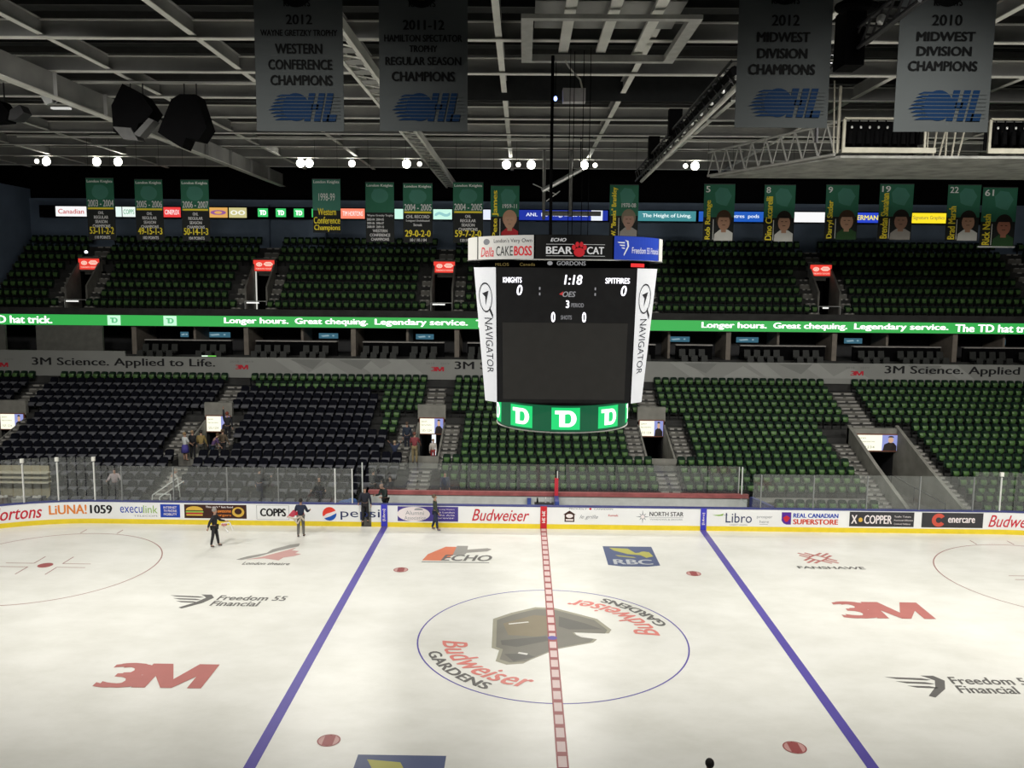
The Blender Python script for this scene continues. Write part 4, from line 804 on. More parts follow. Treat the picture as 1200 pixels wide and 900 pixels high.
portrait(-2.2, 1.63, 17.35, 14.4, '', 'Pete James', 'none', 'red', 'green portrait banner of a bald man in red, above the scoreboard', (.5, .3, .2), .92, '1959-11')
portrait(4.58, 1.63, 17.45, 14.5, '', 'W. "Branka" Brankley', 'grey', 'pale', 'green portrait banner with long yellow name, above the blue scoreboard sign', (.36, .22, .17), .96, '1970-08')
portrait(9.98, 1.75, 17.53, 14.38, '5', 'Rob Ramage', 'brown', 'white', 'green portrait banner numbered 5')
portrait(13.4, 1.75, 17.51, 14.37, '8', 'Dino Ciccarelli', 'dark', 'white', 'green portrait banner numbered 8', n1=.8)
portrait(16.93, 1.85, 17.54, 14.5, '9', 'Darryl Sittler', 'brown', 'green', 'green portrait banner numbered 9', (.5, .3, .2))
portrait(19.98, 1.9, 17.61, 14.52, '19', 'Brendan Shanahan', 'dark', 'pale', 'green portrait banner numbered 19', (.3, .17, .12), .84)
portrait(23.79, 1.85, 17.59, 14.5, '22', 'Brad Marsh', 'dark', 'white', 'green portrait banner numbered 22', n1=.62)
portrait(25.8, 1.95, 17.46, 14.2, '61', 'Rick Nash', 'dark', 'green', 'green portrait banner numbered 61', (.36, .15, .1), .55)
b = MB(); b.box(24.75, 26.85, 21.98, 22.05, 14.12, 14.2); tag(b.build('banner_weight_bar', ALU), 'thin white bar at the foot of the banner numbered 61', 'bar')

# ------------------------------------------------------------------ scoreboard
SBX, SBY = .15, .2
sb = empty('scoreboard', (SBX, SBY, 7.4), label='large hanging scoreboard with dark screen, white wing adverts and green lower ring', cat='scoreboard')
def Z(z): return z-7.4
HB, HT = 2.0, 2.05; DT, DB = .68, .37; ZB, ZT = 8.38, 12.42
def octo(h, d, z): 
    e = h+d
    return [(-h, -e, z), (h, -e, z), (e, -h, z), (e, h, z), (h, e, z), (-h, e, z), (-e, h, z), (-e, -h, z)]
b = MB(); lo = octo(HB, DB, Z(ZB)); hi = octo(HT, DT, Z(ZT)); b.add(lo+hi, [tuple(range(8))[::-1], tuple(range(8, 16))]+[(i, (i+1) % 8, 8+(i+1) % 8, 8+i) for i in range(8)]); b.build('cabinet', BLACK, sb)
def face(i, o):            # flat surface of the i-th octagon side, u 0..1, v 0..1
    a, c, d, e = [Vector(p) for p in (lo[i], lo[(i+1) % 8], hi[(i+1) % 8], hi[i])]; n = ((c-a).cross(e-a)).normalized()
    return lambda u, v, off: tuple(a.lerp(c, u).lerp(e.lerp(d, u), v)+n*(off+o))
DIG = lamp_mat('digit_white', (.95, .93, 1.0), 2.2); DIM = lamp_mat('digit_dim', (.6, .6, .62), .45); SCRD = mat('video_screen', (.08, .078, .075), .7, spec=.2, var=.05)
BEZ = mat('video_bezel', (.035, .035, .037), .5)
for i in (0, 2, 4, 6):
    b = MB(face(i, .0)).m(BEZ); b.rect(.0, 0, 1, 1, .01); fp = b.build('face_panel', None, sb)
    b = MB(face(i, .012)).m(SCRD); b.rect(.04, .025, .955, .60, .004); b.build('video_screen', None, fp)
    b = MB(face(i, .012)).m(DIG)
    b.text('KNIGHTS', .045, .89, .18, .93, .03); b.text('SPITFIRES', .78, .89, .955, .93, .03); b.text('0', .145, .8, .185, .875, .02, .15); b.text('0', .895, .8, .935, .875, .02, .15)
    b.text('1:18', .485, .88, .615, .95, .02, .15); b.text('3', .5, .71, .525, .765, .03); b.text('0', .395, .575+.03, .425, .66+.02, .03); b.text('0', .62, .605, .65, .68, .03)
    b.m(DIM); b.text('OES', .475, .79, .57, .83, .03, .25); b.text('PERIOD', .54, .715, .63, .745, .01); b.text('SHOTS', .465, .625, .545, .655, .01); b.rect(.305, .84, .315, .86); b.rect(.305, .8, .315, .82); b.rect(.705, .84, .715, .86); b.rect(.705, .8, .715, .82)
    b.m(lamp_mat('digit_red', (.6, .05, .05), .8)); b.poly([(.45, .81), (.48, .83), (.475, .8)]); b.build('score_display', None, fp)
WING = mat('wing_panel', (.75, .76, .78), .4, 0, .42, ecol=(.85, .87, .9))
for i in (1, 3, 5, 7):
    b = MB(face(i, .0)).m(WING); b.rect(0, 0, 1, 1, .03); b.m(CHAR)
    if i in (7, 1):
        b.text('NAVIGATOR', .36 if i == 7 else .3, .22, .80 if i == 7 else .72, .63, .0, 0, .038, -90)
        cu = .48; b.ring(cu, .78, .30, .335, .038, 40, k=.33); b.poly([(cu-.16, .81), (cu+.16, .83), (cu-.02, .72), (cu-.02, .785)], .038); b.line((cu+.18, .70), (cu+.36, .64), .035, .038)
    b.build('wing_advert', None, sb)
# lower green ring
RD = 2.15; LGD = lamp_mat('ring_green', (.012, .14, .06), .75); TDG = lamp_mat('td_green', (.02, .75, .2), 1.0)
b = MB(); b.lathe((.06, 0, 0), [(.3, Z(7.44)), (RD-.02, Z(7.42)), (RD-.02, Z(8.38)), (.3, Z(8.38))], 64); b.build('ring_housing', DARK, sb)
b = MB(); b.lathe((.06, 0, 0), [(RD+.01, Z(7.40)), (RD+.01, Z(7.44)), (RD-.1, Z(7.40))], 64); b.build('ring_rim', STEEL, sb)
b = MB(drumS(.06, 0, Z(7.45), RD)).m(LGD); b.rect(-PI*RD, 0, PI*RD, .80, -.01, 64); rdp = b.build('ring_display', None, sb)
for k in range(-4, 5):
    u = .02+k*1.5; b = MB(drumS(.06, 0, Z(7.45), RD)).m(TDG); b.rect(u-.44, .06, u+.44, .74, .0, 6); b.m(LW); letTD(b, u-.33, .15, .66, .50, .008); b.build('ring_logo', None, rdp)
# upper signs
RU = 3.12
b = MB(); b.lathe((.06, 0, 0), [(.5, Z(12.65)), (RU-.03, Z(12.65)), (RU-.03, Z(13.36)), (.5, Z(13.36))], 64); b.build('crown_housing', BLACK, sb)
b = MB(); b.lathe((.06, 0, 0), [(1.0, Z(12.4)), (2.75, Z(12.42)), (2.75, Z(12.66)), (1.0, Z(12.66))], 48); b.build('collar', BLACK, sb)
b = MB(drumS(.06, 0, Z(12.44), 2.76)).m(DIM); b.text('GORDONS', -.35, .05, .5, .17, .02); b.ell(-.55, .11, .08, .06); b.m(lamp_mat('collar_red', (1, .05, .05), .9)); b.rect(2.1, .03, 2.9, .14, .004, 4); b.m(lamp_mat('collar_gold', (.4, .3, .1), .4)); b.text('MILOS', -2.5, .03, -1.9, .12); b.text('Canada', -1.5, .03, -1.0, .12); b.build('collar_display', None, sb)
SGW = mat('sign_panel_white', (.6, .59, .55), .4, 0, .30, ecol=(.85, .84, .80)); SGB = mat('sign_panel_blue', (.02, .05, .3), .4, 0, .55, ecol=(.02, .05, .42)); SGK = mat('sign_panel_black', (.015, .015, .015), .4, var=0)
BW2 = mat('sign_letter_white', (.6, .6, .6), .5, 0, .4, ecol=(.9, .9, .9)); RD2 = mat('sign_letter_red', (.5, .02, .03), .5, 0, .4, ecol=(.75, .03, .04)); BK2 = mat('sign_letter_black', (.02, .02, .02), .5, var=0)
dS = drumS(.06, 0, Z(12.66), RU)
b = MB(dS).m(SGW); b.rect(-4.5, .0, -3.35, .69, .0, 8); b.rect(-3.28, .0, -1.05, .69, .0, 14); b.m(BK2); b.text("London's Very Own", -2.45, .45, -1.1, .6, .0); b.text('CAKE', -2.35, .1, -1.72, .38, .0); b.m(RD2); b.text('BOSS', -1.68, .1, -1.1, .38, .04); b.text('Della', -3.1, .08, -2.45, .36, .0, .3); b.m(GRY); b.ell(-2.8, .52, .16, .09, .004, 20); b.build('crown_sign', None, sb)
b = MB(dS).m(SGK); b.rect(-1.0, .0, 1.3, .69, .0, 14); b.m(BW2); b.text('ECHO', -.55, .5, -.1, .6, .02, .25); b.text('BEAR', -.68, .15, .08, .36, .03); b.text('CAT', .5, .15, 1.02, .36, .03); b.rect(-.68, .42, .12, .43, .004, 4); b.rect(.4, .42, 1.05, .43, .004, 4); b.rect(-.68, .09, .12, .1, .004, 4); b.rect(.4, .09, 1.05, .1, .004, 4)
b.m(RD2); b.ell(.28, .2, .16, .13, .006, 20); [b.ell(.28+dx, .2+dy, .055, .08, .006, 12) for dx, dy in ((-.16, .14), (-.06, .22), (.06, .22), (.16, .14))]; b.build('crown_sign', None, sb)
b = MB(dS).m(SGB); b.rect(1.35, .0, 3.55, .69, .0, 14); b.m(BW2); b.text('Freedom 55 Financial', 2.0, .2, 3.5, .38, .0); [b.poly([(1.45+i*.07, .52-i*.08), (1.72, .52-i*.08), (1.72, .48-i*.08), (1.5+i*.07, .49-i*.08)]) for i in range(3)]; b.poly([(1.72, .58), (1.85, .56), (1.88, .4), (1.7, .12), (1.68, .16), (1.82, .4), (1.8, .52)]); b.m(SGW); b.rect(3.6, 0, 4.5, .69, 0, 6); b.build('crown_sign', None, sb)
b = MB(); b.lathe((.06, 0, 0), [(RU+.0, Z(12.63)), (RU+.03, Z(12.66)), (RU+.0, Z(12.67))], 64); b.build('crown_trim', ALU, sb)

# ------------------------------------------------------------------ glass around the rink
def glass_panel(a, c, z0, z1, label, surf, group, off=-.08, posts=True):
    f = surf; P = [f(a, z0, off), f(c, z0, off), f(c, z1, off), f(a, z1, off)]; Q = [f(a, z0, off-.015), f(c, z0, off-.015), f(c, z1, off-.015), f(a, z1, off-.015)]
    g = empty('glass_panel', P[0], label=label, cat='glass panel', group=group)
    L = lambda p: tuple(Vector(p)-Vector(P[0]))
    b = MB(); m_ = 4 if abs(a) > L0-1 else 1
    for k in range(m_):
        u, v = a+(c-a)*k/m_, a+(c-a)*(k+1)/m_
        b.add([L(f(u+.035, z0, off)), L(f(v-.01, z0, off)), L(f(v-.01, z1, off)), L(f(u+.035, z1, off))], [(0, 1, 2, 3)])
    b.build('pane', GLASS, g)
    if posts:
        p = Vector(L(f(c, z0, off))); b = MB(); b.box(p.x-.025, p.x+.025, p.y-.04, p.y+.04, 0, z1-z0-(.25 if z1 > 3 else .02)); b.build('post', posts if posts is not True else ALU, g)
        if z1 > 3: b = MB(); b.box(p.x-.08, p.x+.08, p.y-.05, p.y+.05, z1-z0-.2, z1-z0); b.build('clamp', STEEL, g)
BS = boardS()
us = [-31.5, -29.2, -27.0, -25.2, -23.7, -22.0]
for i, (a, c) in enumerate(zip(us, us[1:])): glass_panel(a, c, 1.15, 3.3, 'tall curved end glass, %s panel from the picture edge' % nth(i+1), BS, 'tall end glass panels', posts=POSTW)
us = [-22.0, -20.66, -18.11, -15.48, -12.97, -10.19, -9.35]
for i, (a, c) in enumerate(zip(us, us[1:])): glass_panel(a, c, 1.15, 2.88, 'rink glass beyond the boards, %s panel from the tall end glass' % nth(i+1), BS, 'glass panels towards the tall end', posts=(POSTW if i in (4, 5) else ALUD))
us = [10.1, 10.53, 13.07, 15.65, 18.19, 20.77, 22.07, 24.5, 27, 29.5]
for i, (a, c) in enumerate(zip(us, us[1:])): glass_panel(a, c, 1.15, 2.82 if a < 20 else 3.05, 'rink glass beyond the boards, %s panel after the bench' % nth(i+1), BS, 'glass panels after the bench', posts=(POSTW if i == 5 else ALUD))
bs2 = lambda u, v, o: (u, 14.75-o, v)
us = [-8.9, -6.4, -3.9, -1.4, 1.1, 3.6, 6.1, 8.3, 9.9]
for i, (a, c) in enumerate(zip(us, us[1:])): glass_panel(a, c, 1.42, 2.8, 'clear glass behind the bench, %s panel from the gate' % nth(i+1), bs2, 'glass panels behind the bench', posts=(ALU if i == 7 else False))
for k, (x, y0, y1, lb) in enumerate(((-9.15, 13.1, 14.6, 'glass return at the gate end of the bench'), (10.0, 13.1, 14.6, 'glass return at the outer end of the bench'))):
    sf = lambda u, v, o, x=x: (x, u, v); glass_panel(y0, y1, 1.15, 2.85, lb, sf, 'bench end glass', 0, posts=POSTW)
# bench
bn = empty('player_bench', (0, 14.6, 0), label='long player bench wall, pale grey with red top pad, below the glass', cat='bench')
b = MB(); b.box(-8.85, 10.3, .0, .12, .3, 1.22); b.build('back_wall', mat('bench_wall', (.52, .54, .52), .6, var=.08), bn)
b = MB(); b.box(-8.85, 10.35, -.06, .16, 1.22, 1.42); b.build('top_pad', mat('red_pad', (.33, .10, .10), .5, var=.25, scale=2.5), bn)
b = MB(); b.box(-8.85, 10.3, -1.5, 0, 0, .3); b.build('floor', CONC, bn)
b = MB(); b.box(-8.0, .4, -.5, -.15, .62, .68); b.box(.9, 9.8, -.5, -.15, .62, .68); [b.box(x-.03, x+.03, -.45, -.2, .3, .62) for x in range(-8, 10, 2)]; b.build('seat', mat('bench_plank', (.30, .30, .29), .6), bn)
g = empty('divider_post', (.66, 14.4, .3), label='tall red divider post with black tip between the two benches', cat='post')
b = MB(); b.box(-.1, .1, -1.2, .1, 0, 1.0); b.build('panel', mat('divider_blue', (.05, .08, .3), .5), g); b = MB(); b.box(-.09, .09, -.08, .08, .4, 1.9); b.build('sleeve', mat('divider_red', (.55, .03, .05), .5), g); b = MB(); b.box(-.05, .02, -.05, .05, 1.9, 2.3); b.build('tip', BLACK, g); b = MB(); b.box(.02, .06, -.05, .05, 1.9, 2.25); b.build('plate', POSTW, g)
b = MB().m(mat('divider_blue', (.05, .08, .3), .5)); b.box(-.8, -.6, 14.42, 14.58, .3, 1.12); b.v = [(x, y-14.6, z) for x, y, z in b.v]; b.build('pillar', None, bn)
g = empty('water_bottle_rack', (.0, 13.5, 1.05), label='black bottle rack on the boards above the red centre post', cat='rack')
b = MB(); b.box(-.45, .5, -.05, .2, 0, .1); b.build('tray', DARK, g)
for x in (-.3, .1, .35): b = MB(); b.tube((x, .05, .1), (x, .05, .3), .05, 10, .035); b.sphere((x, .05, .32), .03, .03, .04, 8, 6); b.build('bottle', BLACK if x < 0 else ALU, g)
b = MB().m(BLUECAP); b.slab([(10.42, 14.6, 1.3), (10.62, 14.6, 1.3), (11.25, 13.2, 1.2), (11.05, 13.2, 1.2)], (0, 0, -.95)); tag(b.build('bench_end_rail', None), 'dark blue slanted rail closing the outer end of the bench', 'rail')
g = empty('equipment_bag', (-9.75, 13.6, -.06), label='blue equipment pile behind the boards beside the gate', cat='bag')
b = MB(); b.sphere((0, 0, .95), .5, .3, .28); b.sphere((.25, .05, 1.1), .28, .2, .2); b.build('body', mat('bag_blue', (.05, .12, .35), .7), g, True); b = MB(); b.box(-.4, .45, -.28, .28, 0, .8); b.build('table', DARK, g)
g = empty('handrail', (-19.2, 14.0, .28), label='white tubular handrail behind the glass below the crowded entrance', cat='handrail')
b = MB(); b.path([(-.5, 0, 0), (-.4, 0, .9), (.4, 1.2, 1.5), (.5, 1.2, .5)], .03); b.path([(0, -.2, 0), (.05, -.2, .85), (.8, 1.0, 1.4)], .03); b.path([(.5, 0, 0), (.5, 0, .95), (-.2, 0, .95)], .03); b.build('rail', POSTW, g)

g = empty('storage_shelf', (-26.9, 15.2, .28), label='beige storage shelf with pale rails behind the tall curved glass at the picture edge', cat='shelf')
b = MB(); b.box(-1.3, 1.3, .3, .36, 0, 2.0); b.build('back_panel', mat('beige_panel', (.32, .29, .2), .7), g)
for z in (1.15, 1.4, 1.65): b = MB(); b.box(-1.3, 1.4, -.1, .3, z, z+.06); b.build('rail', mat('beige_rail', (.55, .52, .4), .6), g)
for i_, (x, y, c_) in enumerate(((-27.6, 14.7, (.16, .12, .10)), (-26.68, 14.65, (.45, .44, .42)), (-25.9, 14.75, (.14, .14, .17)))):
    b = MB(); b.add([(-.28, -.2, 0), (.28, -.2, 0), (.28, .2, 0), (-.28, .2, 0), (-.34, -.25, .5), (.34, -.25, .5), (.34, .25, .5), (-.34, .25, .5)], [(3, 2, 1, 0), (0, 1, 5, 4), (1, 2, 6, 5), (2, 3, 7, 6), (3, 0, 4, 7)]); b.box(-.36, .36, -.27, -.23, .46, .54); b.box(-.36, .36, .23, .27, .46, .54); b.box(-.36, -.3, -.27, .27, .46, .54); b.box(.3, .36, -.27, .27, .46, .54)
    g = empty('storage_bin', (x, y, .28), label=('brown open bin in front of the beige shelf', 'pale grey open bin in front of the beige shelf', 'dark grey open bin at the end of the beige shelf')[i_], cat='bin'); b.build('tub', mat('bin_%d' % i_, c_, .7), g); b = MB(); [b.sphere((dx, dy, .5), .1, .1, .12, 10, 6) for dx, dy in ((-.12, 0), (.1, .08), (.05, -.1))]; b.build('towels', mat('towel_white', (.6, .58, .55), .8), g)

# ------------------------------------------------------------------ people
def skin_mesh(name, joints, edges, mt, parent, sub=1):
    me = bpy.data.meshes.new(name); keys = list(joints); idx = {k: i for i, k in enumerate(keys)}
    me.from_pydata([joints[k][0] for k in keys], [(idx[a], idx[c]) for a, c in edges], [])
    o = bpy.data.objects.new(name, me); COL.objects.link(o); o.parent = parent
    s_ = o.modifiers.new('Skin', 'SKIN'); s_.use_smooth_shade = True
    lay = me.skin_vertices[0].data if me.skin_vertices else None
    if lay is None:
        bm = bmesh.new(); bm.from_mesh(me); bm.verts.layers.skin.verify(); bm.to_mesh(me); bm.free(); lay = me.skin_vertices[0].data
    for k in keys:
        r = joints[k][1]; lay[idx[k]].radius = (r, r) if not isinstance(r, tuple) else r; lay[idx[k]].use_root = (idx[k] == 0)
    if sub: m_ = o.modifiers.new('Sub', 'SUBSURF'); m_.levels = sub; m_.render_levels = sub
    me.materials.append(mt); return o
SKINM = mat('skin', (.42, .25, .18), .6, var=.05)
def rotv(v, ax, a): return Matrix.Rotation(a, 3, ax) @ Vector(v)
def person(name_label, loc, rz, H=1.75, top=(.02, .02, .03), legs=(.03, .03, .035), hair=(.05, .04, .03), shoes=(.02, .02, .02), lean=0.0, head=0.0, arms=((0, .12, .15), (0, .12, .15)), leg=((0, 0), (0, 0)), skirt=None, bare_legs=False, group=None, short=False):
    """local frame: the figure faces -Y; arms/legs are (forward swing, sideways, elbow) and (forward swing, knee)"""
    k = H/1.75; g = empty('person', loc, rz, name_label, 'person', group)
    J = {}; E = []
    hip = Vector((0, 0, .93*k)); Rl = Matrix.Rotation(lean, 3, 'X')
    def tor(x, y, z): return hip+Rl @ (Vector((x, y, z))*k)
    J['pel'] = (hip, (.13*k, .10*k)); J['waist'] = (tor(0, 0, .18), (.12*k, .09*k)); J['chest'] = (tor(0, 0, .38), (.15*k, .105*k)); J['neckb'] = (tor(0, .005, .54), .06*k)
    Hd = Matrix.Rotation(lean+head, 3, 'X'); nb = J['neckb'][0]
    J['neck'] = (nb+Hd @ Vector((0, -.01, .06))*k, .05*k); J['jaw'] = (nb+Hd @ Vector((0, -.03, .13))*k, (.065*k, .08*k)); J['skull'] = (nb+Hd @ Vector((0, -.01, .22))*k, (.078*k, .095*k)); J['crown'] = (nb+Hd @ Vector((0, 0, .28))*k, .05*k)
    J['nose'] = (nb+Hd @ Vector((0, -.125, .17))*k, .013*k)
    E += [('pel', 'waist'), ('waist', 'chest'), ('chest', 'neckb'), ('neckb', 'neck'), ('neck', 'jaw'), ('jaw', 'skull'), ('skull', 'crown'), ('jaw', 'nose')]
    for s_, n, (sw, ab, el) in ((-1, 'r', arms[0]), (1, 'l', arms[1])):
        sh = tor(s_*.19, 0, .48); J['sh'+n] = (sh, .055*k)
        d = Matrix.Rotation(-sw, 3, 'X') @ (Matrix.Rotation(-s_*ab, 3, 'Y') @ Vector((0, 0, -1))); d = Rl @ d if abs(lean) < .3 else d
        elb = sh+d*.29*k; d2 = Matrix.Rotation(-sw-el, 3, 'X') @ (Matrix.Rotation(-s_*ab*.6, 3, 'Y') @ Vector((0, 0, -1)))
        wr = elb+d2*.25*k; J['el'+n] = (elb, .042*k); J['wr'+n] = (wr, (.028*k, .022*k)); pm = wr+d2*.07*k; J['pm'+n] = (pm, (.036*k, .02*k))
        E += [('chest', 'sh'+n), ('sh'+n, 'el'+n), ('el'+n, 'wr'+n), ('wr'+n, 'pm'+n)]
        side = d2.cross(Vector((s_, 0, 0.01))).normalized(); curl = Vector((-s_, 0, 0))
        for q, (off, ln) in enumerate(((-.033, .075), (-.011, .085), (.011, .08), (.033, .062))):
            a = pm+side*off*k+d2*.03*k; c = a+(d2*.5+curl*.25)*ln*k; e_ = c+(d2*.3+curl*.6)*ln*.7*k
            J['f%d%s' % (q, n)] = (a, .011*k); J['g%d%s' % (q, n)] = (c, .009*k); J['h%d%s' % (q, n)] = (e_, .008*k); E += [('pm'+n, 'f%d%s' % (q, n)), ('f%d%s' % (q, n), 'g%d%s' % (q, n)), ('g%d%s' % (q, n), 'h%d%s' % (q, n))]
        t0 = wr+d2*.03*k-side*.035*k; J['t0'+n] = (t0, .013*k); J['t1'+n] = (t0+(d2*.6-side*.5)*.05*k, .011*k); E += [('wr'+n, 't0'+n), ('t0'+n, 't1'+n)]
    for s_, n, (sw, kn) in ((-1, 'r', leg[0]), (1, 'l', leg[1])):
        h = hip+Vector((s_*.09, 0, -.03))*k; J['hip'+n] = (h, .085*k); d = Matrix.Rotation(-sw, 3, 'X') @ Vector((s_*.03, 0, -1)); kne = h+d*.42*k; d2 = Matrix.Rotation(-sw+kn, 3, 'X') @ Vector((s_*.02, 0, -1)); an = kne+d2*.41*k
        J['kn'+n] = (kne, .058*k); J['calf'+n] = (kne.lerp(an, .3), .055*k); J['an'+n] = (an, .038*k); J['toe'+n] = (an+Vector((s_*.02, -.14, -.045))*k, (.035*k, .025*k)); E += [('pel', 'hip'+n), ('hip'+n, 'kn'+n), ('kn'+n, 'calf'+n), ('calf'+n, 'an'+n), ('an'+n, 'toe'+n)]
    skin_mesh('body', J, E, SKINM, g)
    def grow(keys, f, edges, nm, mt, add=.018):
        JJ = {q: (J[q][0], tuple(v*f+add*k for v in (J[q][1] if isinstance(J[q][1], tuple) else (J[q][1],)*2))) for q in keys}
        return skin_mesh(nm, JJ, edges, mt, g)
    mt = mat('cloth_%02d%02d%02d' % tuple(int(v*99) for v in top), top, .8); ml = mat('cloth_%02d%02d%02d' % tuple(int(v*99) for v in legs), legs, .8)
    ends = ['el', 'wr'] if not short else ['el']
    ks = ['pel', 'waist', 'chest', 'neckb']+[a+n for n in 'rl' for a in ['sh']+ends]
    ed = [('pel', 'waist'), ('waist', 'chest'), ('chest', 'neckb')]+[e for n in 'rl' for e in [('chest', 'sh'+n), ('sh'+n, 'el'+n)]+([('el'+n, 'wr'+n)] if not short else [])]
    grow(ks, 1.1, ed, 'jacket' if not short else 'shirt', mt)
    if not bare_legs:
        ks = ['pel']+[a+n for n in 'rl' for a in ('hip', 'kn', 'calf', 'an')]; ed = [e for n in 'rl' for e in (('pel', 'hip'+n), ('hip'+n, 'kn'+n), ('kn'+n, 'calf'+n), ('calf'+n, 'an'+n))]
        grow(ks, 1.05, ed, 'trousers', ml, .015)
    if skirt:
        b = MB(); b.lathe((hip.x, hip.y, 0), [(.15*k, 1.02*k), (.2*k, .85*k), (.25*k, .52*k), (.22*k, .52*k)], 20); b.build('skirt', mat('skirt_%02d%02d%02d' % tuple(int(v*99) for v in skirt), skirt, .8), g, True)
    for n in 'rl':
        skin_mesh('shoe', {'a': (J['an'+n][0]+Vector((0, .03, -.03))*k, (.05*k, .05*k)), 'b': (J['an'+n][0]+Vector((0, -.05, -.045))*k, (.048*k, .038*k)), 'c': (J['toe'+n][0]+Vector((0, -.02, 0)), (.042*k, .03*k))}, [('a', 'b'), ('b', 'c')], mat('shoe_%02d' % int(shoes[0]*99), shoes, .5), g)
    c = nb+Hd @ Vector((0, .02, .225))*k; b = MB(); b.sphere((0, 0, 0), .098*k, .112*k, .10*k, 14, 8); o = b.build('hair', mat('hair_%02d%02d' % (int(hair[0]*99), int(hair[2]*99)), hair, .7), g, True); o.location = c; o.rotation_euler = (lean+head-.35, 0, 0)
    b = MB(); [b.sphere((s_*.032*k, -.092*k, -.035*k), .011*k, .008*k, .009*k, 8, 6) for s_ in (-1, 1)]; o = b.build('eyes', BLACK, g); o.location = c; o.rotation_euler = (lean+head, 0, 0)
    J_ = {q: J[q][0] for q in J}; return g, J_
GR = (.3, .28, .26)
person('person in dark suit walking on the ice with arm held out, near the burger advert', (-14.86, 9.45, .03), PI/2, 1.74, (.02, .021, .027), (.025, .025, .028), GR, lean=.05, arms=((-.5, .15, .2), (.6, .12, .8)), leg=((-.12, .1), (.18, .05)))
b = MB(); b.m(POSTW); b.path([(-14.5, 9.3, 1.12), (-14.1, 9.25, 1.2), (-13.95, 9.25, .85)], .03); b.path([(-14.45, 9.3, 1.08), (-14.15, 9.2, .78)], .025); b.m(mat('tag_pink', (.5, .2, .2), .6)); b.box(-14.45, -14.25, 9.2, 9.35, 1.05, 1.15); tag(b.build('cable_bundle', None), 'loose white strips held out by the person in dark suit', 'strips')
person('person in navy jacket and grey trousers seen from behind on the ice, arms full', (-11.41, 11.15, .03), PI, 1.78, (.02, .028, .06), (.17, .165, .155), (.02, .018, .016), lean=.08, arms=((.35, .3, 1.2), (.35, .3, 1.2)), leg=((.05, .05), (-.12, .05)))
b = MB().m(mat('pale_strap', (.6, .52, .42), .7)); b.path([(-11.95, 11.0, 1.0), (-11.6, 10.9, .92), (-11.35, 10.9, 1.05), (-11.2, 10.95, .85)], .045); b.path([(-11.7, 10.92, .95), (-11.5, 10.9, .7), (-11.35, 10.95, .98)], .035); b.m(mat('red_cloth', (.5, .06, .1), .8)); b.slab([(-12.05, 11.05, .95), (-11.75, 11.05, 1.3), (-11.6, 11.05, 1.2), (-11.7, 11.05, .98)], (0, .1, 0)); tag(b.build('strap_bundle', None), 'bundle of pale straps and red cloth carried by the navy jacketed person', 'bundle')
person('person in black jacket stepping through the open gate in the boards', (-8.72, 12.95, .22), .1, 1.76, (.018, .02, .032), (.018, .018, .022), (.03, .028, .028), lean=.12, arms=((.5, .2, .7), (.2, .25, .5)), leg=((.2, .25), (-.1, .05)))
person('person in dark blazer and white shirt bowing behind the blue post strip', (-7.85, 13.75, .3), -.7, 1.72, (.022, .032, .03), (.02, .02, .02), (.28, .2, .16), lean=.25, head=.5, arms=((.6, .15, 1.0), (.6, .15, 1.0)))
person('person in dark green coat and navy trousers walking beside the purple advert', (-5.23, 12.45, .03), PI/2, 1.72, (.045, .055, .04), (.02, .022, .06), (.12, .09, .06), (.05, .05, .12), lean=-.06, arms=((.2, .12, .3), (-.25, .12, .3)), leg=((.16, .05), (-.12, .2)))
person('dark-clothed person standing behind the bench glass close to the gate', (-8.75, 15.45, .57), PI*.9, 1.72, (.018, .025, .024), (.02, .02, .02), (.02, .02, .02), arms=((.3, .2, .9), (.3, .2, .9)))
person('dark-clothed person seated behind the bench glass above the blazer person', (-7.95, 15.95, .62), -.2, 1.65, (.018, .026, .022), (.02, .02, .02), (.02, .02, .02), leg=((1.4, 1.45), (1.4, 1.45)), arms=((.5, .15, .8), (.5, .15, .8)))['g' if False else 0].location.z -= .45
person('dark figure standing with one arm out among padded seats behind the glass', (-14.6, 15.3, .57), PI*.95, 1.74, (.02, .022, .03), (.025, .025, .05), (.02, .02, .02), arms=((.9, .5, .6), (.1, .15, .1)))
person('person in dark coat sitting in the padded front seats behind the glass', (-11.55, 15.45, .17), .1, 1.72, (.018, .02, .02), (.03, .03, .045), (.02, .02, .02), leg=((1.4, 1.4), (1.4, 1.4)), arms=((.4, .4, .9), (.4, .4, .9)))
person('person in navy sitting in front of the green seats behind the bench', (-5.1, 16.1, .40), .0, 1.65, (.02, .03, .07), (.02, .02, .03), (.02, .02, .02), leg=((1.4, 1.4), (1.4, 1.4)))
person('young person in white top and violet skirt below the crowded entrance', (-20.0, 19.35, 1.80), 2.6, 1.60, (.6, .62, .62), (.4, .3, .2), (.3, .2, .1), skirt=(.07, .06, .28), bare_legs=True, short=True, arms=((.4, .12, .5), (.3, .12, .4)))
person('person in black beside the violet skirted person', (-19.72, 19.75, 1.82), 2.9, 1.62, (.02, .02, .028), (.02, .02, .03), (.3, .2, .12))
person('person in mustard jacket with shoulder strap below the crowded entrance', (-19.1, 19.4, 1.80), PI, 1.72, (.26, .19, .07), (.05, .05, .045), (.02, .02, .02), arms=((.2, .2, .3), (.3, .2, .5)))
person('bending person in purple top below the crowded entrance', (-18.45, 19.3, 1.80), 2.2, 1.62, (.09, .05, .14), (.02, .03, .05), (.10, .06, .03), lean=.5, arms=((.3, .1, .3), (.2, .1, .2)), short=True)
person('person in brown coat beside the purple topped person', (-18.05, 19.9, 1.82), 2.9, 1.68, (.12, .09, .06), (.03, .03, .035), (.12, .08, .05), arms=((.2, .2, .4), (.3, .2, .6)))
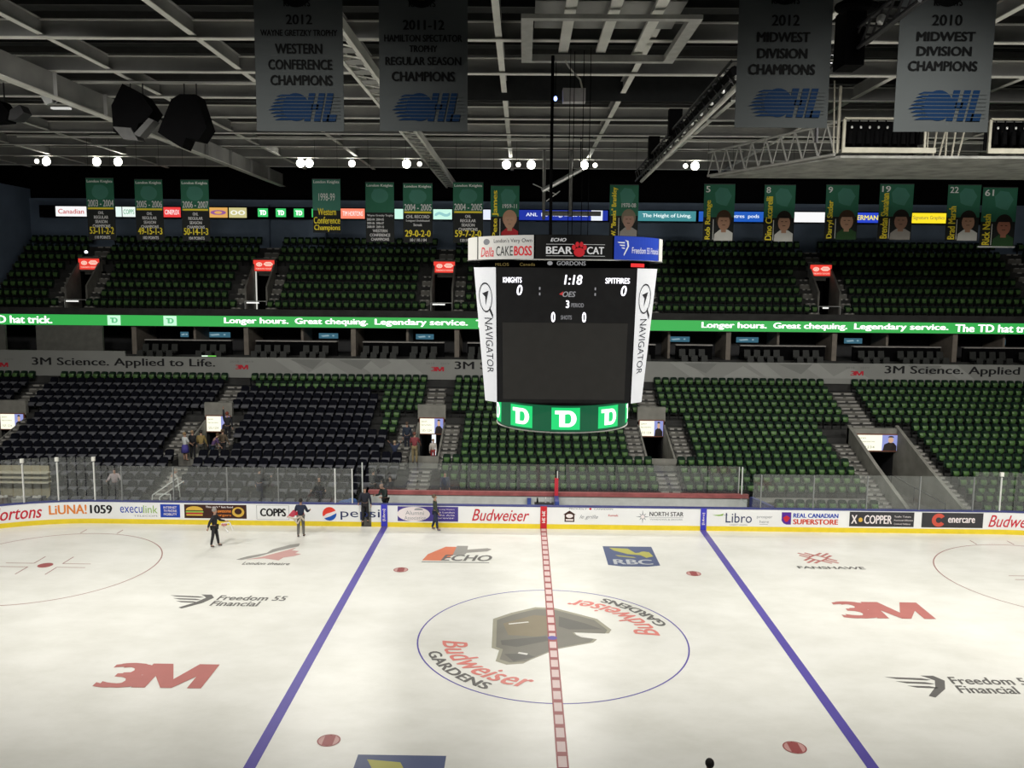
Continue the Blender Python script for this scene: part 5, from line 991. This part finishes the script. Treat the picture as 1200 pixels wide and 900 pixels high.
person('tall person in black raising an arm in front of the lit sign', (-18.35, 21.6, 2.4), PI, 1.82, (.02, .026, .028), (.02, .02, .024), (.22, .05, .03), arms=((.1, .15, .1), (2.6, .2, .4)))
person('child in navy dress with hands at head below the third entrance', (-8.2, 19.3, 1.57), PI, 1.5, (.02, .024, .06), (.3, .2, .15), (.35, .27, .18), skirt=(.018, .022, .05), bare_legs=True, arms=((2.2, .5, 1.9), (2.2, .5, 1.9)), short=True)
person('person in red shirt and khaki trousers below the third entrance', (-7.1, 19.4, 1.80), PI, 1.74, (.24, .05, .06), (.24, .19, .10), (.16, .06, .04), arms=((.4, .25, .6), (.3, .2, .5)), short=True)
person('child in white and red standing inside the third entrance', (-6.2, 20.6, 1.55), .3, 1.4, (.6, .55, .5), (.3, .04, .04), (.25, .15, .08), lean=.15)
person('dark navy figure on the steps beside the third entrance', (-7.75, 21.1, 2.08), PI, 1.75, (.02, .022, .05), (.02, .02, .04), (.1, .07, .05))
person('person in pale pink top behind the end of the tall curved glass', (-22.1, 15.3, .57), .4, 1.68, (.42, .35, .36), (.05, .05, .06), (.03, .02, .02), lean=.2, arms=((.7, .4, .9), (.7, .4, .9)))
person('person in white crouching behind the glass by the white handrail', (-19.35, 15.6, .57), 2.4, 1.62, (.5, .48, .45), (.3, .28, .25), (.3, .25, .2), lean=.5, arms=((.5, .2, .4), (.6, .2, .5)))
person('dark-haired person on the near ice, only the head in view', (3.02, -10.42, .03), PI, 1.76, (.02, .02, .025), (.03, .03, .03), (.012, .011, .011))

# ------------------------------------------------------------------ seats
def seat_parts(kind):
    fr, bk, pn = MB(), MB(), MB()
    w_ = .44 if kind == 'green' else .50
    fr.box(-.255, -.225, .0, .14, 0, .50); fr.box(-.255, -.225, -.14, .16, .44, .50); fr.box(-.2, .2, .10, .15, .30, .36)
    n = 5; vs = []
    hh = .86 if kind == 'green' else .95
    for j, (z, y, s_) in enumerate(((.36, .12, .9), (.5, .14, 1.0), (hh-.12, .23, 1.0), (hh-.02, .26, .88), (hh, .265, .6))):
        for i in range(n): u = i/(n-1)*2-1; vs.append((u*w_/2*s_, y+.05*(1-u*u)*1.0-.03, z))
    m_ = 5; fs = [(j*n+i, j*n+i+1, (j+1)*n+i+1, (j+1)*n+i) for j in range(m_-1) for i in range(n-1)]
    k = len(vs); bk.add(vs+[(x, y+.05, z) for x, y, z in vs], fs+[tuple(k+q for q in reversed(f)) for f in fs]+[(j*n, (j+1)*n, k+(j+1)*n, k+j*n) for j in range(m_-1)]+[(j*n+n-1, k+j*n+n-1, k+(j+1)*n+n-1, (j+1)*n+n-1) for j in range(m_-1)]+[(m_*n-n+i, m_*n-n+i+1, k+m_*n-n+i+1, k+m_*n-n+i) for i in range(n-1)])
    if kind == 'green':
        prof = ((.42, .05, .095), (.46, .0, .125), (.58, -.02, .15), (.69, .02, .165), (.72, .06, .14))
        vs = [(u*x, y-.03*(1-u*u), z) for z, y, x in prof for u in (-1, -.5, 0, .5, 1)]
    else:
        prof = ((.42, -.05, .19), (.45, -.20, .215), (.53, -.24, .22), (.62, -.10, .22), (.66, .06, .21))
        vs = [(u*x, y-.02*(1-u*u), z) for z, y, x in prof for u in (-1, -.5, 0, .5, 1)]
    fs = [(j*5+i, j*5+i+1, (j+1)*5+i+1, (j+1)*5+i) for j in range(4) for i in range(4)]; k = len(vs)
    pn.add(vs+[(x, y+.06, z-.02) for x, y, z in vs], fs+[tuple(k+q for q in reversed(f)) for f in fs]+[(j*5, (j+1)*5, k+(j+1)*5, k+j*5) for j in range(4)]+[(j*5+4, k+j*5+4, k+(j+1)*5+4, (j+1)*5+4) for j in range(4)]+[(20+i, 21+i, k+21+i, k+20+i) for i in range(4)])
    return fr, bk, pn
PARTS = {'green': seat_parts('green'), 'club': seat_parts('club')}
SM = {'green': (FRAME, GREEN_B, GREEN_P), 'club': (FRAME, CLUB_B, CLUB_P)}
def proto(kind, name, cat, group):
    e = empty(name, (0, 0, -5), label='', cat=cat, group=group); kids = []
    for b, nm, mt in zip(PARTS[kind], ('frame', 'backrest', 'seat'), SM[kind]): kids.append(b.build(nm, mt, e, nm != 'frame'))
    KIDS[e.name] = kids; return e
P_G = proto('green', 'stadium_seat', 'seat', 'green tip-up seats'); P_C = proto('club', 'club_seat', 'seat', 'dark padded seats')
# blocks between the aisles: (name, x0, x1)
def aisle_cuts(i):
    c = []
    for t in TUN: c.append((t-1.85, t+1.85) if 5 <= i <= 10 else (t-.65, t+.65))
    c.append((T4-2.55, T4+2.55) if i <= 9 else (T4-.75, T4+.75)); c.append((32.9, 34.1))
    return c
BLOCK = ['beyond the end entrance', 'before the crowded entrance', 'after the crowded entrance', 'under the scoreboard', 'before the wide ramp', 'after the wide ramp', 'past the outer steps']
def club_edge(i):       # dark padded seats stop here
    return {15: -40, 14: -18.6, 13: -10.4, 12: -10.1, 11: -10.0, 10: -9.8, 9: -9.9, 8: -9.6, 7: -8.8, 6: -8.8}.get(i, -7.4)
BUSY = [(o.location.x, o.location.y) for o in bpy.data.objects if o.name.split('.')[0] in ('person', 'handrail')]
green, club = [], []
for i in ROWZ:
    xs = [XL]
    for a, c in aisle_cuts(i): xs += [a, c]
    xs.append(XR); blocks = list(zip(xs[::2], xs[1::2]))
    for bi, (a, c) in enumerate(blocks):
        ce = club_edge(i)
        for kind, pitch, lst, lo_, hi_ in (('club', .60, club, a, min(c, ce)), ('green', .53, green, max(a, ce), c)):
            n = int((hi_-lo_)/pitch)
            if hi_-lo_ < .5: continue
            for j in range(n):
                x = hi_-pitch*(j+.5) if (hi_ == c and bi < 4) else lo_+pitch*(j+.5)
                if i <= 0 and -9.7 < x < 11.45: continue
                if i == 0 and 10 < x < 17.1: continue
                if i <= 1 and -28.6 < x < -25.2: continue
                if any(abs(x-px) < .62 and abs(rowy(i)-py) < .5 for px, py in BUSY): continue
                if abs(x) > 33.8+.55*(rowy(i)-13): continue
                if -29.5 > x and i < 4 and kind == 'club' and x < -30.5: pass
                lst.append((x, rowy(i), ROWZ[i], i, bi, j+1, 'ramp-side' if bi == 3 else 'inner' if (hi_ == c and bi < 3) or bi > 3 else 'outer'))
INFRAME = lambda s: abs(s[0]+.6) < .585*(s[1]+28)
BLK_SHORT = BLOCK
def place(lst, P, what, group, pm):
    lst.sort(key=lambda s: (not INFRAME(s), s[1], abs(s[0])))
    near = [s for s in lst[:300] if INFRAME(s)]
    rest = lst[len(near):]; first = True
    for x, y, z, i, bi, j, sd in near:
        lab = '%s, %s row, %s from %s aisle, %s' % (what, nth(i if -9.7 < x < 10.8 else i+2), nth(j), sd, BLOCK[bi])
        if first: P.location = (x, y, z); P['label'] = lab; first = False
        else: dup(P, (x, y, z), 0, lab)
    return rest
def mass(name, lst, kind, label, cat, group=None):
    vs = []; fs = []; mi = []; base = 0
    bv = []; bf = []; bm_ = []
    for q, b in enumerate(PARTS[kind]):
        o = len(bv); bv += b.v; bf += [[o+i for i in f] for f in b.f]; bm_ += [q]*len(b.f)
    A = np.array(bv); n = len(bv)
    allv = np.concatenate([A+np.array((s[0], s[1], s[2])) for s in lst]); 
    for k in range(len(lst)): fs += [[k*n+i for i in f] for f in bf]
    me = bpy.data.meshes.new(name); me.from_pydata(allv.tolist(), [], fs)
    for mt in SM[kind]: me.materials.append(mt)
    me.polygons.foreach_set('material_index', bm_*len(lst)); me.update()
    o = bpy.data.objects.new(name, me); COL.objects.link(o); return tag(o, label, cat, group, 'stuff')
rg = place(green, P_G, 'green tip-up seat', 'green tip-up seats', 0)
rc = place(club, P_C, 'dark padded seat', 'dark padded seats', 0)
if rc: mass('club_seat_rows', rc, 'club', 'upper rows of dark padded seats in the lower stand', 'seats')
mass('stadium_seat_rows', [s for s in rg], 'green', 'upper rows of green tip-up seats in the lower stand', 'seats')
upp = []
for i, z in enumerate(UZ):
    cuts = [((t-1.6, t+1.6) if 1 <= i <= 4 else (t-.6, t+.6) if i >= 5 else (t-.85, t+.85)) for t in UV]+[(34.3, 35.5)]
    xs = [-38.2]
    for a, c in cuts: xs += [a, c]
    xs.append(41)
    for a, c in zip(xs[::2], xs[1::2]):
        if i == 7 and a < -6 < c: c = min(c, 40)
        for j in range(int((c-a)/.53)): upp.append((a+.53*(j+.5), ury(i), z))
mass('upper_seat_rows', upp, 'green', 'rows of dark green seats in the upper stand', 'seats')
# suite chairs
SC = MB().m(mat('suite_chair', (.022, .024, .022), .6)); SC.box(-.22, .22, -.2, .2, .38, .48); SC.slab([(-.22, .18, .45), (.22, .18, .45), (.2, .27, .95), (-.2, .27, .95)], (0, .05, 0)); SC.box(-.03, .03, -.03, .03, .05, .4); SC.box(-.2, .2, -.2, .2, 0, .05)
sc0 = None
for k, (a, c) in enumerate(SUITES):
    for r_, (y, z) in enumerate(((29.25, 6.2), (30.2, 6.55))):
        n = int((c-a)/.66)
        for j in range(n):
            x = a+.33+.66*j
            if any(abs(x-p) < .4 for p in XP): continue
            if sc0 is None: o = sc0 = SC.build('suite_chair', None)
            else: o = sc0.copy(); COL.objects.link(o)
            o.location = (x, y, z); tag(o, 'dark suite chair, %s row, %s along, %s suite' % (('front', 'back')[r_], nth(j+1), SN[k]), 'chair', 'suite chairs')
